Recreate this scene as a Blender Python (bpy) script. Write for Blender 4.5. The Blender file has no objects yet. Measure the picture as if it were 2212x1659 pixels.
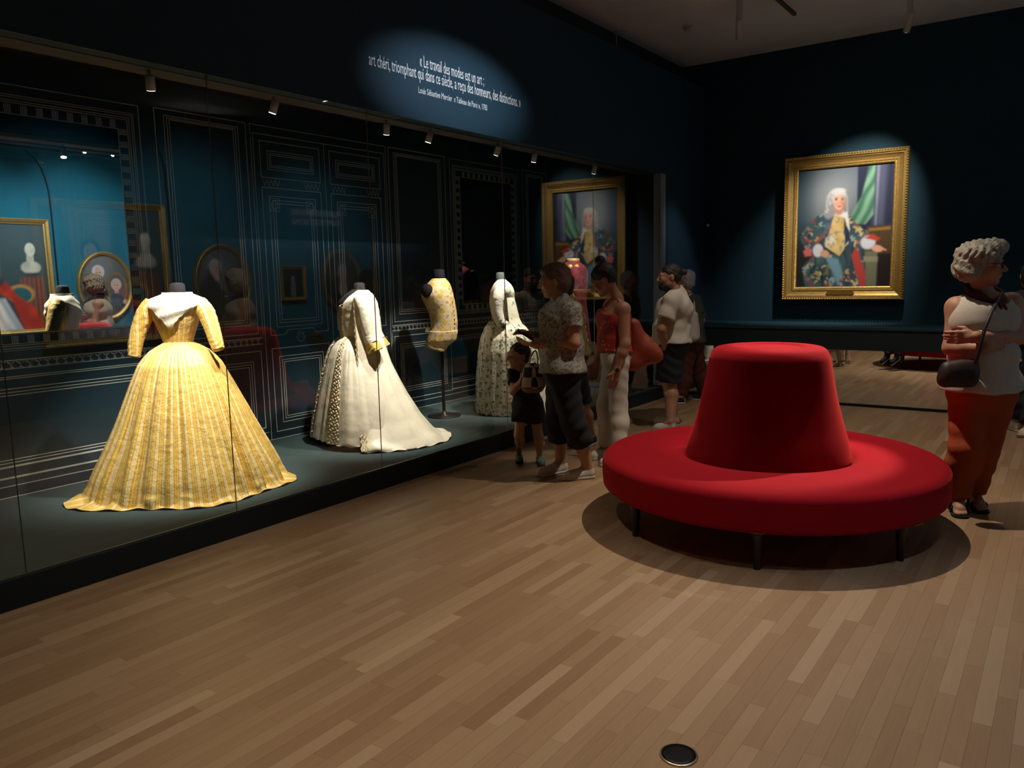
import bpy, bmesh, math, random
import numpy as np
from mathutils import Vector, Matrix

S = bpy.context.scene
COL = S.collection
PI = math.pi
rnd = random.Random(7)

# ------------------------------------------------------------------ camera
F_PX, IW, IH, CAM_H = 1710.0, 2212, 1659, 1.55
CR = np.array([[0.8181, -0.0596, 0.5720], [0.5747, 0.1230, -0.8091], [-0.0221, 0.9906, 0.1349]])
_u, _s, _v = np.linalg.svd(CR)
CR = _u @ _v                                   # rows: world axes seen in camera axes
cam = bpy.data.cameras.new('camera')
cam.sensor_fit = 'HORIZONTAL'
cam.sensor_width = 36
cam.lens = F_PX / IW * 36
cam.clip_start = 0.05
cam_ob = bpy.data.objects.new('camera', cam)
COL.objects.link(cam_ob)
_m = Matrix([list(CR[i]) + [0] for i in range(3)] + [[0, 0, 0, 1]])
cam_ob.matrix_world = Matrix.Translation((0, 0, CAM_H)) @ _m
S.camera = cam_ob

# ------------------------------------------------------------------ view, world
S.view_settings.view_transform = 'Standard'
S.view_settings.look = 'None'
S.view_settings.gamma = 1
S.view_settings.use_curve_mapping = False
S.view_settings.exposure = 0.0
wd = bpy.data.worlds.new('world')
S.world = wd
wd.use_nodes = True
wd.node_tree.nodes['Background'].inputs[0].default_value = (0.55, 0.62, 1.0, 1)
wd.node_tree.nodes['Background'].inputs[1].default_value = 0.004
S.cycles.max_bounces = 7
S.cycles.diffuse_bounces = 4
S.cycles.transparent_max_bounces = 12
S.cycles.glossy_bounces = 4
S.cycles.use_adaptive_sampling = True
S.cycles.adaptive_threshold = 0.03
S.cycles.caustics_reflective = False
S.cycles.caustics_refractive = False
S.cycles.sample_clamp_indirect = 4


def spot(name, loc, target, watts, size, blend=0.5, col=(1, 0.9, 0.78), rad=0.04, square=False, parent=None):
    l = bpy.data.lights.new(name, 'SPOT')
    l.energy = watts
    l.spot_size = math.radians(size)
    l.spot_blend = blend
    l.color = col
    l.shadow_soft_size = rad
    l.use_square = square
    o = bpy.data.objects.new(name, l)
    COL.objects.link(o)
    o.location = loc
    d = Vector(target) - Vector(loc)
    o.rotation_euler = d.to_track_quat('-Z', 'Y').to_euler()
    return o


WARM = (1.0, 0.86, 0.66)
NEUT = (1.0, 0.94, 0.86)
COOL = (0.86, 0.92, 1.0)
# gallery spots: (lamp position, aim, watts, cone, blend, colour, radius)
ROOM_LAMPS = [
    ((-1.47, 5.25, 4.02), (-1.50, 4.95, 0.0), 400, 74, 0.9, WARM, 0.015, 'white track spotlight over the round red sofa'),
    ((-0.76, 7.05, 4.02), (-1.30, 4.95, 0.75), 950, 19, 0.4, WARM, 0.015, 'white track spotlight aimed at the sofa back from behind'),
    ((-3.55, 4.95, 4.02), (-1.70, 4.90, 0.75), 130, 20, 0.5, WARM, 0.02, 'white track spotlight aimed at the sofa from the case side'),
    ((-0.90, 1.30, 4.02), (-0.90, 1.50, 0.0), 215, 74, 1.0, WARM, 0.05, 'white track spotlight over the floor socket'),
    ((0.35, 2.60, 4.02), (0.15, 2.95, 0.0), 170, 66, 0.9, COOL, 0.05, 'white track spotlight with cool light by the teal wall end'),
    ((-2.70, 2.30, 4.02), (-2.70, 2.30, 0.0), 200, 76, 1.0, WARM, 0.05, 'white track spotlight over the floor before the yellow gown'),
    ((-2.30, 6.50, 4.02), (-2.60, 7.50, 0.0), 135, 90, 1.0, WARM, 0.05, 'white track spotlight over the visitors at the glass'),
    ((-0.10, 7.40, 4.02), (-0.50, 7.90, 0.0), 165, 96, 1.0, WARM, 0.05, 'white track spotlight over the floor before the ledge'),
]
WALL_LAMPS = [
    ((-1.05, 4.60, 4.02), (1.6, 4.90, 1.95), 430, 62, 1.0, COOL, 0.05, 'white track spotlight aimed at the large framed picture'),
    ((-1.05, 6.20, 4.02), (1.6, 6.50, 1.95), 430, 62, 1.0, COOL, 0.05, 'white track spotlight aimed at the oval portrait of two men'),
    ((-0.85, 7.60, 4.02), (1.6, 8.70, 1.85), 380, 60, 1.0, COOL, 0.05, 'white track spotlight aimed at the oval portrait of a lady'),
]

# ------------------------------------------------------------------ helpers
C0 = np.array([0, 0, CAM_H])
FWD = np.array([-CR[0, 2], -CR[1, 2]])
FWD /= np.linalg.norm(FWD)                      # horizontal viewing direction
RGT = np.array([FWD[1], -FWD[0]])               # horizontal right of the picture


def ray(px, py):
    return CR @ np.array([px - IW / 2, -(py - IH / 2), -F_PX])


def on_z(px, py, z=0.0):
    d = ray(px, py)
    return C0 + d * (z - CAM_H) / d[2]


def on_x(px, py, x):
    d = ray(px, py)
    return C0 + d * x / d[0]


def on_y(px, py, y):
    d = ray(px, py)
    return C0 + d * y / d[1]


def at(px, py, base, toward=0.0):
    """photo point -> world point on the upright plane through base, moved 'toward' metres nearer the viewer"""
    d = ray(px, py)
    t = (np.array(base[:2]) @ FWD - toward) / (d[:2] @ FWD)
    return C0 + d * t


def link(o, parent=None):
    COL.objects.link(o)
    if parent is not None:
        o.parent = parent
    return o


def obj(name, me, m=None, parent=None, smooth=False):
    if m is not None:
        me.materials.clear()
        me.materials.append(m)
    o = bpy.data.objects.new(name, me)
    if smooth:
        me.polygons.foreach_set('use_smooth', [True] * len(me.polygons))
    return link(o, parent)


def bobj(name, bm, m=None, parent=None, smooth=False):
    me = bpy.data.meshes.new(name)
    bmesh.ops.recalc_face_normals(bm, faces=bm.faces)
    bm.to_mesh(me)
    bm.free()
    return obj(name, me, m, parent, smooth)


def thing(name, label, cat, group=None):
    o = bpy.data.objects.new(name, None)
    COL.objects.link(o)
    tag(o, label, cat, group)
    return o


def tag(o, label, cat, group=None):
    o['label'] = label
    o['category'] = cat
    if group:
        o['group'] = group
    return o


def struct(o):
    o['kind'] = 'structure'
    return o


def rebase(root, loc):
    """put the Empty at the thing's base without moving its parts"""
    root.location = loc
    for ch in root.children:
        ch.matrix_parent_inverse = Matrix.Translation(Vector(loc)).inverted()


def box(bm, x0, x1, y0, y1, z0, z1):
    vs = [bm.verts.new((x, y, z)) for z in (z0, z1) for y in (y0, y1) for x in (x0, x1)]
    for f in ((0, 2, 3, 1), (4, 5, 7, 6), (0, 1, 5, 4), (2, 6, 7, 3), (0, 4, 6, 2), (1, 3, 7, 5)):
        bm.faces.new([vs[i] for i in f])
    return vs


def boxobj(name, x0, x1, y0, y1, z0, z1, m, parent=None, bev=0.0):
    bm = bmesh.new()
    box(bm, x0, x1, y0, y1, z0, z1)
    if bev:
        bmesh.ops.bevel(bm, geom=bm.edges[:], offset=bev, segments=2, affect='EDGES', profile=0.5)
    return bobj(name, bm, m, parent)


def lathe(bm, prof, n=48, cx=0, cy=0, cap=True):
    rings = []
    for r, z in prof:
        rings.append([bm.verts.new((cx + r * math.cos(2 * PI * i / n), cy + r * math.sin(2 * PI * i / n), z)) for i in range(n)])
    for a, b in zip(rings, rings[1:]):
        for i in range(n):
            bm.faces.new((a[i], a[(i + 1) % n], b[(i + 1) % n], b[i]))
    if cap:
        bm.faces.new(rings[0][::-1])
        bm.faces.new(rings[-1])


def grid_mesh(name, P, closed_u=False, uv=None, cap=False):
    """P: (nv, nu, 3) array of points -> quad mesh"""
    nv, nu = P.shape[:2]
    idx = np.arange(nv * nu).reshape(nv, nu)
    if closed_u:
        a = idx[:-1]
        b = np.roll(idx, -1, 1)[:-1]
        c = np.roll(idx, -1, 1)[1:]
        d = idx[1:]
    else:
        a, b, c, d = idx[:-1, :-1], idx[:-1, 1:], idx[1:, 1:], idx[1:, :-1]
    q = np.stack([a, b, c, d], -1).reshape(-1, 4)
    faces = q.tolist()
    if cap:
        faces.append(idx[0][::-1].tolist())
        faces.append(idx[-1].tolist())
    me = bpy.data.meshes.new(name)
    me.from_pydata(P.reshape(-1, 3).tolist(), [], faces)
    if uv is not None:
        # uv (nv, nu+1, 2) when closed
        l = me.uv_layers.new(name='UVMap')
        iv, iu = np.meshgrid(np.arange(nv - 1), np.arange(nu if closed_u else nu - 1), indexing='ij')
        u4 = np.stack([uv[iv, iu], uv[iv, iu + 1], uv[iv + 1, iu + 1], uv[iv + 1, iu]], 2).reshape(-1, 2)
        full = np.zeros((len(l.data), 2))
        full[:len(u4)] = u4
        l.data.foreach_set('uv', full.ravel())
    return me


def tube_pts(path, rad, n=16, squash=None):
    """rings along a path; rad scalar/list; returns (len, n, 3)"""
    P = np.array(path, float)
    m = len(P)
    R = np.broadcast_to(np.array(rad, float), (m,)) if np.ndim(rad) <= 1 else rad
    T = np.gradient(P, axis=0)
    T /= np.linalg.norm(T, axis=1, keepdims=True)
    up = np.array([0.31, 0.17, 0.93])
    out = np.zeros((m, n, 3))
    for i in range(m):
        a = np.cross(T[i], up)
        if np.linalg.norm(a) < 1e-3:
            a = np.cross(T[i], [1, 0, 0])
        a /= np.linalg.norm(a)
        b = np.cross(T[i], a)
        th = np.arange(n) * 2 * PI / n
        out[i] = P[i] + R[i] * (np.cos(th)[:, None] * a + np.sin(th)[:, None] * b)
    return out


def spline(pts, n):
    """Catmull-Rom resample"""
    P = np.array(pts, float)
    P = np.vstack([2 * P[0] - P[1], P, 2 * P[-1] - P[-2]])
    m = len(P) - 3
    t = np.linspace(0, m - 1e-9, n)
    i = t.astype(int)
    f = (t - i)[:, None] if P.ndim > 1 else t - i
    p0, p1, p2, p3 = P[i], P[i + 1], P[i + 2], P[i + 3]
    return 0.5 * (2 * p1 + (p2 - p0) * f + (2 * p0 - 5 * p1 + 4 * p2 - p3) * f ** 2 + (3 * p1 - p0 - 3 * p2 + p3) * f ** 3)


def tubeobj(name, path, rad, m, parent=None, n=10, res=None):
    p = spline(path, res) if res else np.array(path, float)
    r = rad
    if np.ndim(rad) == 1 and res:
        r = np.interp(np.linspace(0, 1, res), np.linspace(0, 1, len(rad)), rad)
    return obj(name, grid_mesh(name, tube_pts(p, r, n), True, cap=True), m, parent, True)


# ------------------------------------------------------------------ materials
def srgb(r, g, b):
    f = lambda c: ((c / 255 + 0.055) / 1.055) ** 2.4 if c > 10.3 else c / 255 / 12.92
    return (f(r), f(g), f(b))


class NT:
    def __init__(self, name):
        self.m = bpy.data.materials.new(name)
        self.m.use_nodes = True
        self.t = self.m.node_tree
        self.b = self.t.nodes['Principled BSDF']
        self.out = self.t.nodes['Material Output']

    def n(self, kind, **kw):
        nd = self.t.nodes.new(kind)
        for k, v in kw.items():
            if k == 'ins':
                for a, b in v.items():
                    nd.inputs[a].default_value = b
            else:
                setattr(nd, k, v)
        return nd

    def l(self, a, b):
        self.t.links.new(a, b)

    def math(self, op, a, b=None, c=None):
        nd = self.n('ShaderNodeMath', operation=op)
        for i, v in enumerate((a, b, c)):
            if v is None:
                continue
            if isinstance(v, (int, float)):
                nd.inputs[i].default_value = v
            else:
                self.l(v, nd.inputs[i])
        return nd.outputs[0]

    def mix(self, fac, a, b):
        nd = self.n('ShaderNodeMix', data_type='RGBA')
        for i, v in ((0, fac), (6, a), (7, b)):
            if isinstance(v, (int, float)):
                nd.inputs[i].default_value = v
            elif isinstance(v, tuple):
                nd.inputs[i].default_value = (*v, 1) if len(v) == 3 else v
            else:
                self.l(v, nd.inputs[i])
        return nd.outputs[2]

    def noise(self, scale, detail=3, vec=None, rough=0.5):
        nd = self.n('ShaderNodeTexNoise')
        nd.inputs['Scale'].default_value = scale
        nd.inputs['Detail'].default_value = detail
        nd.inputs['Roughness'].default_value = rough
        if vec is not None:
            self.l(vec, nd.inputs['Vector'])
        return nd.outputs['Fac']

    def ramp(self, fac, stops):
        nd = self.n('ShaderNodeValToRGB')
        e = nd.color_ramp.elements
        while len(e) < len(stops):
            e.new(0.5)
        for i, (p, c) in enumerate(stops):
            e[i].position = p
            e[i].color = (*c, 1)
        self.l(fac, nd.inputs[0])
        return nd.outputs[0]

    def bump(self, h, strength=0.2, dist=0.01):
        nd = self.n('ShaderNodeBump')
        nd.inputs['Strength'].default_value = strength
        nd.inputs['Distance'].default_value = dist
        self.l(h, nd.inputs['Height'])
        self.l(nd.outputs[0], self.b.inputs['Normal'])


def mat(name, col, rough=0.6, metal=0.0, var=0.12, nscale=30, bump=0.0, spec=0.5, sheen=0.0, sheen_tint=None, coord='Object', emit=None):
    t = NT(name)
    tc = t.n('ShaderNodeTexCoord').outputs[coord]
    nz = t.noise(nscale, 3, tc)
    dark = tuple(c * (1 - var) for c in col)
    lite = tuple(min(1, c * (1 + var)) for c in col)
    t.l(t.mix(nz, dark, lite), t.b.inputs['Base Color'])
    t.b.inputs['Roughness'].default_value = rough
    t.b.inputs['Metallic'].default_value = metal
    t.b.inputs['Specular IOR Level'].default_value = spec
    if sheen:
        t.b.inputs['Sheen Weight'].default_value = sheen
        t.b.inputs['Sheen Roughness'].default_value = 0.4
        if sheen_tint:
            t.b.inputs['Sheen Tint'].default_value = (*sheen_tint, 1)
    if bump:
        t.bump(nz, bump, 0.01)
    if emit:
        t.b.inputs['Emission Color'].default_value = (*col, 1)
        t.b.inputs['Emission Strength'].default_value = emit
    return t.m


M = {}
M['wall_blue'] = mat('wall_blue_paint', (0.017, 0.050, 0.078), 0.75, nscale=6, var=0.08, spec=0.25)
M['wall_far'] = mat('wall_far_paint', (0.012, 0.044, 0.066), 0.75, nscale=6, var=0.08, spec=0.25)
M['wall_teal'] = mat('wall_teal_paint', (0.006, 0.120, 0.175), 0.7, nscale=5, var=0.08, spec=0.25)
M['dark_paint'] = mat('dark_paint', (0.006, 0.008, 0.012), 0.7, spec=0.25)
M['black'] = mat('black_satin', (0.004, 0.004, 0.005), 0.5, spec=0.3)
M['ceiling'] = mat('ceiling_paint', (0.80, 0.82, 0.86), 0.9, nscale=2)
M['upper_wall'] = mat('upper_wall_paint', (0.05, 0.045, 0.042), 0.9, nscale=2)
M['plinth'] = mat('plinth_paint', (0.010, 0.018, 0.024), 0.6, spec=0.3)
M['platform'] = mat('platform_felt', (0.040, 0.064, 0.066), 0.9, nscale=120, var=0.15, spec=0.2)
M['case_panel'] = mat('case_panel_print', (0.016, 0.035, 0.048), 0.45, nscale=5, var=0.1, spec=0.4)
M['case_line'] = mat('case_line_print', (0.54, 0.54, 0.48), 0.7, nscale=60, var=0.1, spec=0.2)
M['case_square'] = mat('case_square_print', (0.010, 0.020, 0.030), 0.5, spec=0.3)
M['rail_grey'] = mat('rail_grey', (0.085, 0.08, 0.075), 0.6, spec=0.3)
M['jamb'] = mat('jamb_grey', (0.26, 0.30, 0.33), 0.5, spec=0.4)
M['lamp_white'] = mat('lamp_white', (0.55, 0.52, 0.48), 0.4, spec=0.4)
M['lamp_lens'] = mat('lamp_lens', (1.0, 0.95, 0.88), 0.3, emit=9.0)
M['lamp_lens_bright'] = mat('lamp_lens_bright', (1.0, 0.9, 0.75), 0.3, emit=70.0)
M['gold'] = mat('gilt_wood', (0.62, 0.40, 0.12), 0.38, 0.75, var=0.35, nscale=45, bump=0.15)
M['gold_dark'] = mat('gilt_wood_aged', (0.30, 0.17, 0.05), 0.45, 0.7, var=0.35, nscale=45)
M['white_letter'] = mat('white_letter', (0.80, 0.82, 0.84), 0.6, var=0.03)
M['manikin_black'] = mat('manikin_cloth_black', (0.010, 0.009, 0.011), 0.85, spec=0.2)
M['steel'] = mat('dark_steel', (0.03, 0.028, 0.026), 0.4, 0.8)
M['brass'] = mat('brass', (0.55, 0.38, 0.10), 0.35, 0.9)


def mk_mirror():
    t = NT('mirror_silver')
    t.b.inputs['Base Color'].default_value = (0.86, 0.9, 0.9, 1)
    t.b.inputs['Metallic'].default_value = 1
    t.b.inputs['Roughness'].default_value = 0.008
    nz = t.noise(1.5, 1, t.n('ShaderNodeTexCoord').outputs['Object'])
    t.l(t.mix(nz, (0.82, 0.86, 0.87), (0.88, 0.91, 0.91)), t.b.inputs['Base Color'])
    return t.m


def mk_glass():
    """thin clear sheet: transparent with Fresnel reflection from each face"""
    t = NT('clear_sheet_glass')
    lw = t.n('ShaderNodeLayerWeight')
    lw.inputs['Blend'].default_value = 0.5
    p = t.math('POWER', lw.outputs['Facing'], 3.4)
    f = t.math('MULTIPLY_ADD', p, 0.90, 0.05)
    tr = t.n('ShaderNodeBsdfTransparent')
    tr.inputs[0].default_value = (0.975, 0.985, 0.98, 1)
    gl = t.n('ShaderNodeBsdfAnisotropic')
    gl.inputs['Roughness'].default_value = 0.0
    mx = t.n('ShaderNodeMixShader')
    t.l(f, mx.inputs[0])
    t.l(tr.outputs[0], mx.inputs[1])
    t.l(gl.outputs[0], mx.inputs[2])
    t.l(mx.outputs[0], t.out.inputs['Surface'])
    t.t.nodes.remove(t.b)
    return t.m


def mk_glass_edge():
    t = NT('glass_edge')
    nz = t.noise(8, 1, t.n('ShaderNodeTexCoord').outputs['Object'])
    t.l(t.mix(nz, (0.06, 0.06, 0.04), (0.34, 0.27, 0.12)), t.b.inputs['Base Color'])  # gold mixed into the colour imitates light caught along the pane edges
    t.b.inputs['Roughness'].default_value = 0.35
    return t.m


def mk_wood():
    t = NT('oak_strip')
    at_ = t.n('ShaderNodeAttribute', attribute_name='tint')
    tc = t.n('ShaderNodeTexCoord').outputs['Object']
    mp = t.n('ShaderNodeMapping')
    mp.inputs['Scale'].default_value = (38, 2.2, 1)
    t.l(tc, mp.inputs['Vector'])
    off = t.n('ShaderNodeCombineXYZ')
    t.l(t.math('MULTIPLY', at_.outputs['Fac'], 57.0), off.inputs['Y'])
    ad = t.n('ShaderNodeVectorMath', operation='ADD')
    t.l(mp.outputs[0], ad.inputs[0])
    t.l(off.outputs[0], ad.inputs[1])
    g = t.noise(2.0, 5, ad.outputs[0], 0.6)
    base = t.ramp(at_.outputs['Fac'], [(0.0, (0.225, 0.130, 0.070)), (0.25, (0.29, 0.182, 0.105)), (0.6, (0.325, 0.212, 0.128)), (0.85, (0.365, 0.248, 0.158)), (1.0, (0.42, 0.305, 0.205))])
    dk = t.ramp(at_.outputs['Fac'], [(0.0, (0.17, 0.092, 0.048)), (0.6, (0.25, 0.155, 0.088)), (1.0, (0.34, 0.238, 0.152))])
    t.l(t.mix(g, dk, base), t.b.inputs['Base Color'])
    t.b.inputs['Roughness'].default_value = 0.5
    t.b.inputs['Specular IOR Level'].default_value = 0.35
    t.bump(g, 0.12, 0.003)
    return t.m


def mk_velvet():
    t = NT('red_velvet')
    tc = t.n('ShaderNodeTexCoord').outputs['Object']
    a = t.noise(3.5, 4, tc)
    b = t.noise(260, 2, tc)
    c1 = t.mix(a, (0.20, 0.002, 0.009), (0.31, 0.004, 0.013))
    t.l(t.mix(b, c1, (0.25, 0.003, 0.010)), t.b.inputs['Base Color'])
    t.b.inputs['Roughness'].default_value = 0.9
    t.b.inputs['Specular IOR Level'].default_value = 0.1
    t.b.inputs['Sheen Weight'].default_value = 0.25
    t.b.inputs['Sheen Roughness'].default_value = 0.35
    t.b.inputs['Sheen Tint'].default_value = (1.0, 0.10, 0.08, 1)
    t.bump(b, 0.25, 0.002)
    return t.m


M['mirror'] = mk_mirror()
M['glass'] = mk_glass()
M['glass_edge'] = mk_glass_edge()
M['wood'] = mk_wood()
M['velvet'] = mk_velvet()

# ================================================================== the setting
GX, BX = -4.11, -5.70            # glass plane, back of the display case
FY, LY = 10.35, 9.46             # far wall, ledge front
WX = 1.60                        # right wall
CZ = 4.25                        # ceiling

# ---- floor: a base slab carrying single oak strips
floor = struct(boxobj('floor', -5.9, 5.0, -3.0, 10.5, -0.12, -0.018, mat('floor_base', (0.12, 0.07, 0.035), 0.8)))
strips = []
PW = 0.061
x = -4.16
while x < 1.60:
    y = -1.2 - rnd.random() * 0.6
    while y < FY:
        ln = rnd.choice((0.42, 0.5, 0.62, 0.75, 0.9))
        strips.append((x, x + PW, y, min(y + ln, FY + 0.1), rnd.betavariate(3.6, 3.2)))
        y += ln
    x += PW


def proj(P):
    q = CR.T @ (np.array(P, float) - C0)
    if q[2] > -0.1:
        return None
    return IW / 2 + F_PX * q[0] / -q[2], IH / 2 - F_PX * q[1] / -q[2]


def strip_score(s):
    best = 0
    for yy in (s[2], (s[2] + s[3]) / 2, s[3]):
        p = proj(((s[0] + s[1]) / 2, yy, 0))
        if p and 0 <= p[0] <= IW and 0 <= p[1] <= IH:
            d = math.hypot(s[0], yy)
            best = max(best, (s[3] - s[2]) / (d * d * d))
    return best


strips.sort(key=strip_score, reverse=True)


def strip_box(bm, s, lay):
    g = 0.0003
    vs = box(bm, s[0] + g, s[1] - g, s[2] + g, s[3] - g, -0.018, 0.0)
    for v in vs:
        v[lay] = s[4]


for s in strips[:300]:
    bm = bmesh.new()
    lay = bm.verts.layers.float.new('tint')
    strip_box(bm, s, lay)
    bobj('plank', bm, M['wood'], floor)
bm = bmesh.new()
lay = bm.verts.layers.float.new('tint')
for s in strips[300:]:
    strip_box(bm, s, lay)
o = bobj('plank_field', bm, M['wood'], floor)
o['kind'] = 'stuff'

# ---- ceiling, walls
struct(boxobj('ceiling', -4.7, 5.0, -3.0, 10.55, CZ, CZ + 0.1, M['ceiling']))
struct(boxobj('wall_far', -4.7, 5.0, FY, FY + 0.15, -0.1, CZ, M['wall_far']))
struct(boxobj('wall_back', -4.7, 5.0, -3.15, -3.0, -0.1, CZ, M['dark_paint']))
struct(boxobj('wall_outer_right', 5.0, 5.1, -3.0, 10.4, -0.1, CZ, M['dark_paint']))
struct(boxobj('wall_upper_left', -4.62, -4.42, -3.0, FY, 3.80, CZ, M['upper_wall']))
wall_right = struct(boxobj('wall_right', WX, WX + 0.14, 2.6, FY, 0.0, 3.62, M['wall_teal']))

bm = bmesh.new()
box(bm, GX - 0.10, GX, -3.0, FY, 2.73, 3.94)
box(bm, GX - 0.10, GX, 9.13, FY, 0.0, 2.73)
box(bm, GX - 0.10, GX, -3.0, 0.20, 0.0, 2.73)
wall_left = struct(bobj('wall_left', bm, M['wall_blue']))
struct(boxobj('trim_1', GX - 0.09, GX + 0.004, 8.985, 9.125, 0.17, 2.73, M['jamb']))

# ---- quotation on the wall above the case
def text_obj(name, body, size, centre, along, up, m, parent, sx=0.74, thick=0.0008):
    cu = bpy.data.curves.new(name, 'FONT')
    cu.body = body
    cu.size = size
    cu.align_x = 'CENTER'
    cu.extrude = thick
    cu.resolution_u = 2
    o = bpy.data.objects.new(name + '_tmp', cu)
    COL.objects.link(o)
    dg = bpy.context.evaluated_depsgraph_get()
    me = bpy.data.meshes.new_from_object(o.evaluated_get(dg))
    bpy.data.objects.remove(o)
    a = Vector(along)
    u = Vector(up)
    n = a.cross(u)
    for v in me.vertices:
        c = v.co.copy()
        v.co = Vector(centre) + a * c.x * sx + u * c.y + n * (c.z + thick)
    return obj(name, me, m, parent)


def fit_text(name, body, size, centre_y, width, z, parent):
    o = text_obj(name, body, size, (GX, 0, 0), (0, 1, 0), (0, 0, 1), M['white_letter'], parent, 1.0)
    ys = [v.co.y for v in o.data.vertices]
    k = width / (max(ys) - min(ys))
    for v in o.data.vertices:
        v.co.y = centre_y + (v.co.y - (max(ys) + min(ys)) / 2) * k
        v.co.z += z
    return o


fit_text('quotation_line', '\u00ab Le travail des modes est un art ;', 0.125, 5.105, 0.80, 3.128, wall_left)
fit_text('quotation_line', 'art ch\u00e9ri, triomphant qui dans ce si\u00e8cle, a re\u00e7u des honneurs, des distinctions. \u00bb', 0.125, 5.105, 1.87, 3.035, wall_left)
fit_text('quotation_source', 'Louis S\u00e9bastien Mercier  \u00ab Tableau de Paris \u00bb, 1783', 0.066, 5.11, 0.86, 2.932, wall_left)

# ---- ledge with the mirror under it along the far wall
lg = thing('wall_ledge', 'long dark blue ledge under the gilt framed portrait', 'ledge')
boxobj('ledge_top', -4.10, WX - 0.005, LY - 0.02, FY - 0.004, 0.865, 0.895, M['wall_far'], lg, 0.004)
boxobj('front_board', -4.10, WX - 0.005, LY, LY + 0.03, 0.64, 0.864, M['plinth'], lg)
boxobj('kick_board', -4.10, WX - 0.005, LY + 0.02, LY + 0.05, 0.0, 0.028, M['black'], lg)
rebase(lg, (-1.2, 9.9, 0))
mr = tag(boxobj('mirror_panel', -4.10, WX - 0.005, LY + 0.035, LY + 0.043, 0.03, 0.638, M['mirror']), 'low mirror strip under the dark ledge, reflecting the wooden floor', 'mirror')

# ================================================================== display case
dc = thing('display_case', 'long glass display case with dark panelled back and green floor', 'display case')
Y0, Y1 = 0.22, 8.98
boxobj('plinth', BX - 0.06, GX, Y0, Y1 + 0.15, 0.0, 0.145, M['plinth'], dc)
boxobj('platform', BX, GX - 0.002, Y0, Y1, 0.146, 0.16, M['platform'], dc)
bp = boxobj('back_panel', BX - 0.05, BX, Y0, Y1, 0.161, 3.05, M['case_panel'], dc)
boxobj('end_panel', BX, GX - 0.1, Y1, Y1 + 0.05, 0.161, 3.05, M['black'], dc)
boxobj('end_panel', BX, GX - 0.1, Y0 - 0.05, Y0, 0.161, 3.05, M['black'], dc)
boxobj('case_ceiling', BX, GX - 0.1, Y0, Y1, 3.05, 3.09, M['black'], dc)
boxobj('light_rail', GX - 0.30, GX - 0.14, Y0, Y1, 2.735, 2.765, M['rail_grey'], dc)
joints = [Y0, 1.66, 2.867, 4.13, 5.745, 7.36, Y1]
for a, b in zip(joints, joints[1:]):
    bm = bmesh.new()
    box(bm, GX - 0.012, GX - 0.004, a + 0.001, b - 0.001, 0.161, 2.729)
    bm.faces.ensure_lookup_table()
    for f in bm.faces:
        f.normal_update()
        f.material_index = 0 if abs(f.normal.x) > 0.5 else 1
    o = bobj('glass_pane', bm, M['glass'], dc)
    o.data.materials.append(M['glass_edge'])
    for p in o.data.polygons:
        p.material_index = 0 if abs(p.normal.x) > 0.5 else 1

# -- printed line drawing: thin raised strips on the back panel, one object per panel
LT = 0.0012


class Draw:
    def __init__(self):
        self.bm = bmesh.new()

    def strip(self, y0, y1, z0, z1):
        box(self.bm, BX, BX + LT, y0, y1, z0, z1)

    def rect(self, y0, y1, z0, z1, w=0.006):
        h = w / 2
        self.strip(y0 - h, y1 + h, z0 - h, z0 + h)
        self.strip(y0 - h, y1 + h, z1 - h, z1 + h)
        self.strip(y0 - h, y0 + h, z0 + h, z1 - h)
        self.strip(y1 - h, y1 + h, z0 + h, z1 - h)

    def poly(self, pts, w=0.006, closed=False):
        n = len(pts)
        for i in range(n if closed else n - 1):
            a = Vector(pts[i])
            b = Vector(pts[(i + 1) % n])
            d = (b - a)
            if d.length < 1e-6:
                continue
            d.normalize()
            p = Vector((-d.y, d.x)) * w / 2
            a2, b2 = a - d * w / 2, b + d * w / 2
            vs = [self.bm.verts.new((x_, q.x, q.y)) for x_ in (BX + 0.0001, BX + LT) for q in (a2 + p, b2 + p, b2 - p, a2 - p)]
            for f in ((0, 1, 2, 3), (4, 7, 6, 5), (0, 4, 5, 1), (1, 5, 6, 2), (2, 6, 7, 3), (3, 7, 4, 0)):
                self.bm.faces.new([vs[k] for k in f])

    def circle(self, y, z, r, w=0.005, n=16):
        self.poly([(y + r * math.cos(2 * PI * i / n), z + r * math.sin(2 * PI * i / n)) for i in range(n)], w, True)

    def done(self, name):
        return bobj(name, self.bm, M['case_line'], bp)


def frieze(D, y0, y1):
    D.strip(y0, y1, 1.068, 1.076)
    D.strip(y0, y1, 1.014, 1.021)
    y = y0 + 0.03
    while y < y1 - 0.02:
        D.poly([(y - 0.022, 1.062), (y, 1.046), (y, 1.026)], 0.007)
        D.poly([(y + 0.02, 1.062), (y, 1.046)], 0.005)
        D.poly([(y - 0.008, 1.026), (y + 0.012, 1.026)], 0.006)
        D.circle(y + 0.004, 1.058, 0.006, 0.005, 8)
        y += 0.058


def dado(D, y0, y1):
    D.rect(y0 + 0.03, y1 - 0.03, 0.285, 0.958, 0.007)
    for k, d in enumerate((0.085, 0.108, 0.13)):
        D.rect(y0 + 0.03 + d, y1 - 0.03 - d, 0.285 + d, 0.958 - d, 0.006)
    D.strip(y0, y1, 0.236, 0.242)
    D.strip(y0, y1, 0.163, 0.169)
    D.strip(y0 - 0.003, y0 + 0.003, 0.17, 1.0)


def wall_panel(y0, y1):
    D = Draw()
    D.rect(y0 + 0.045, y1 - 0.045, 1.11, 2.86, 0.007)
    for d in (0.075, 0.10, 0.12):
        D.rect(y0 + 0.045 + d, y1 - 0.045 - d, 1.11 + d, 2.86 - d * 0.6, 0.006)
    frieze(D, y0, y1)
    dado(D, y0, y1)
    D.done('panel_drawing')


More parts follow.
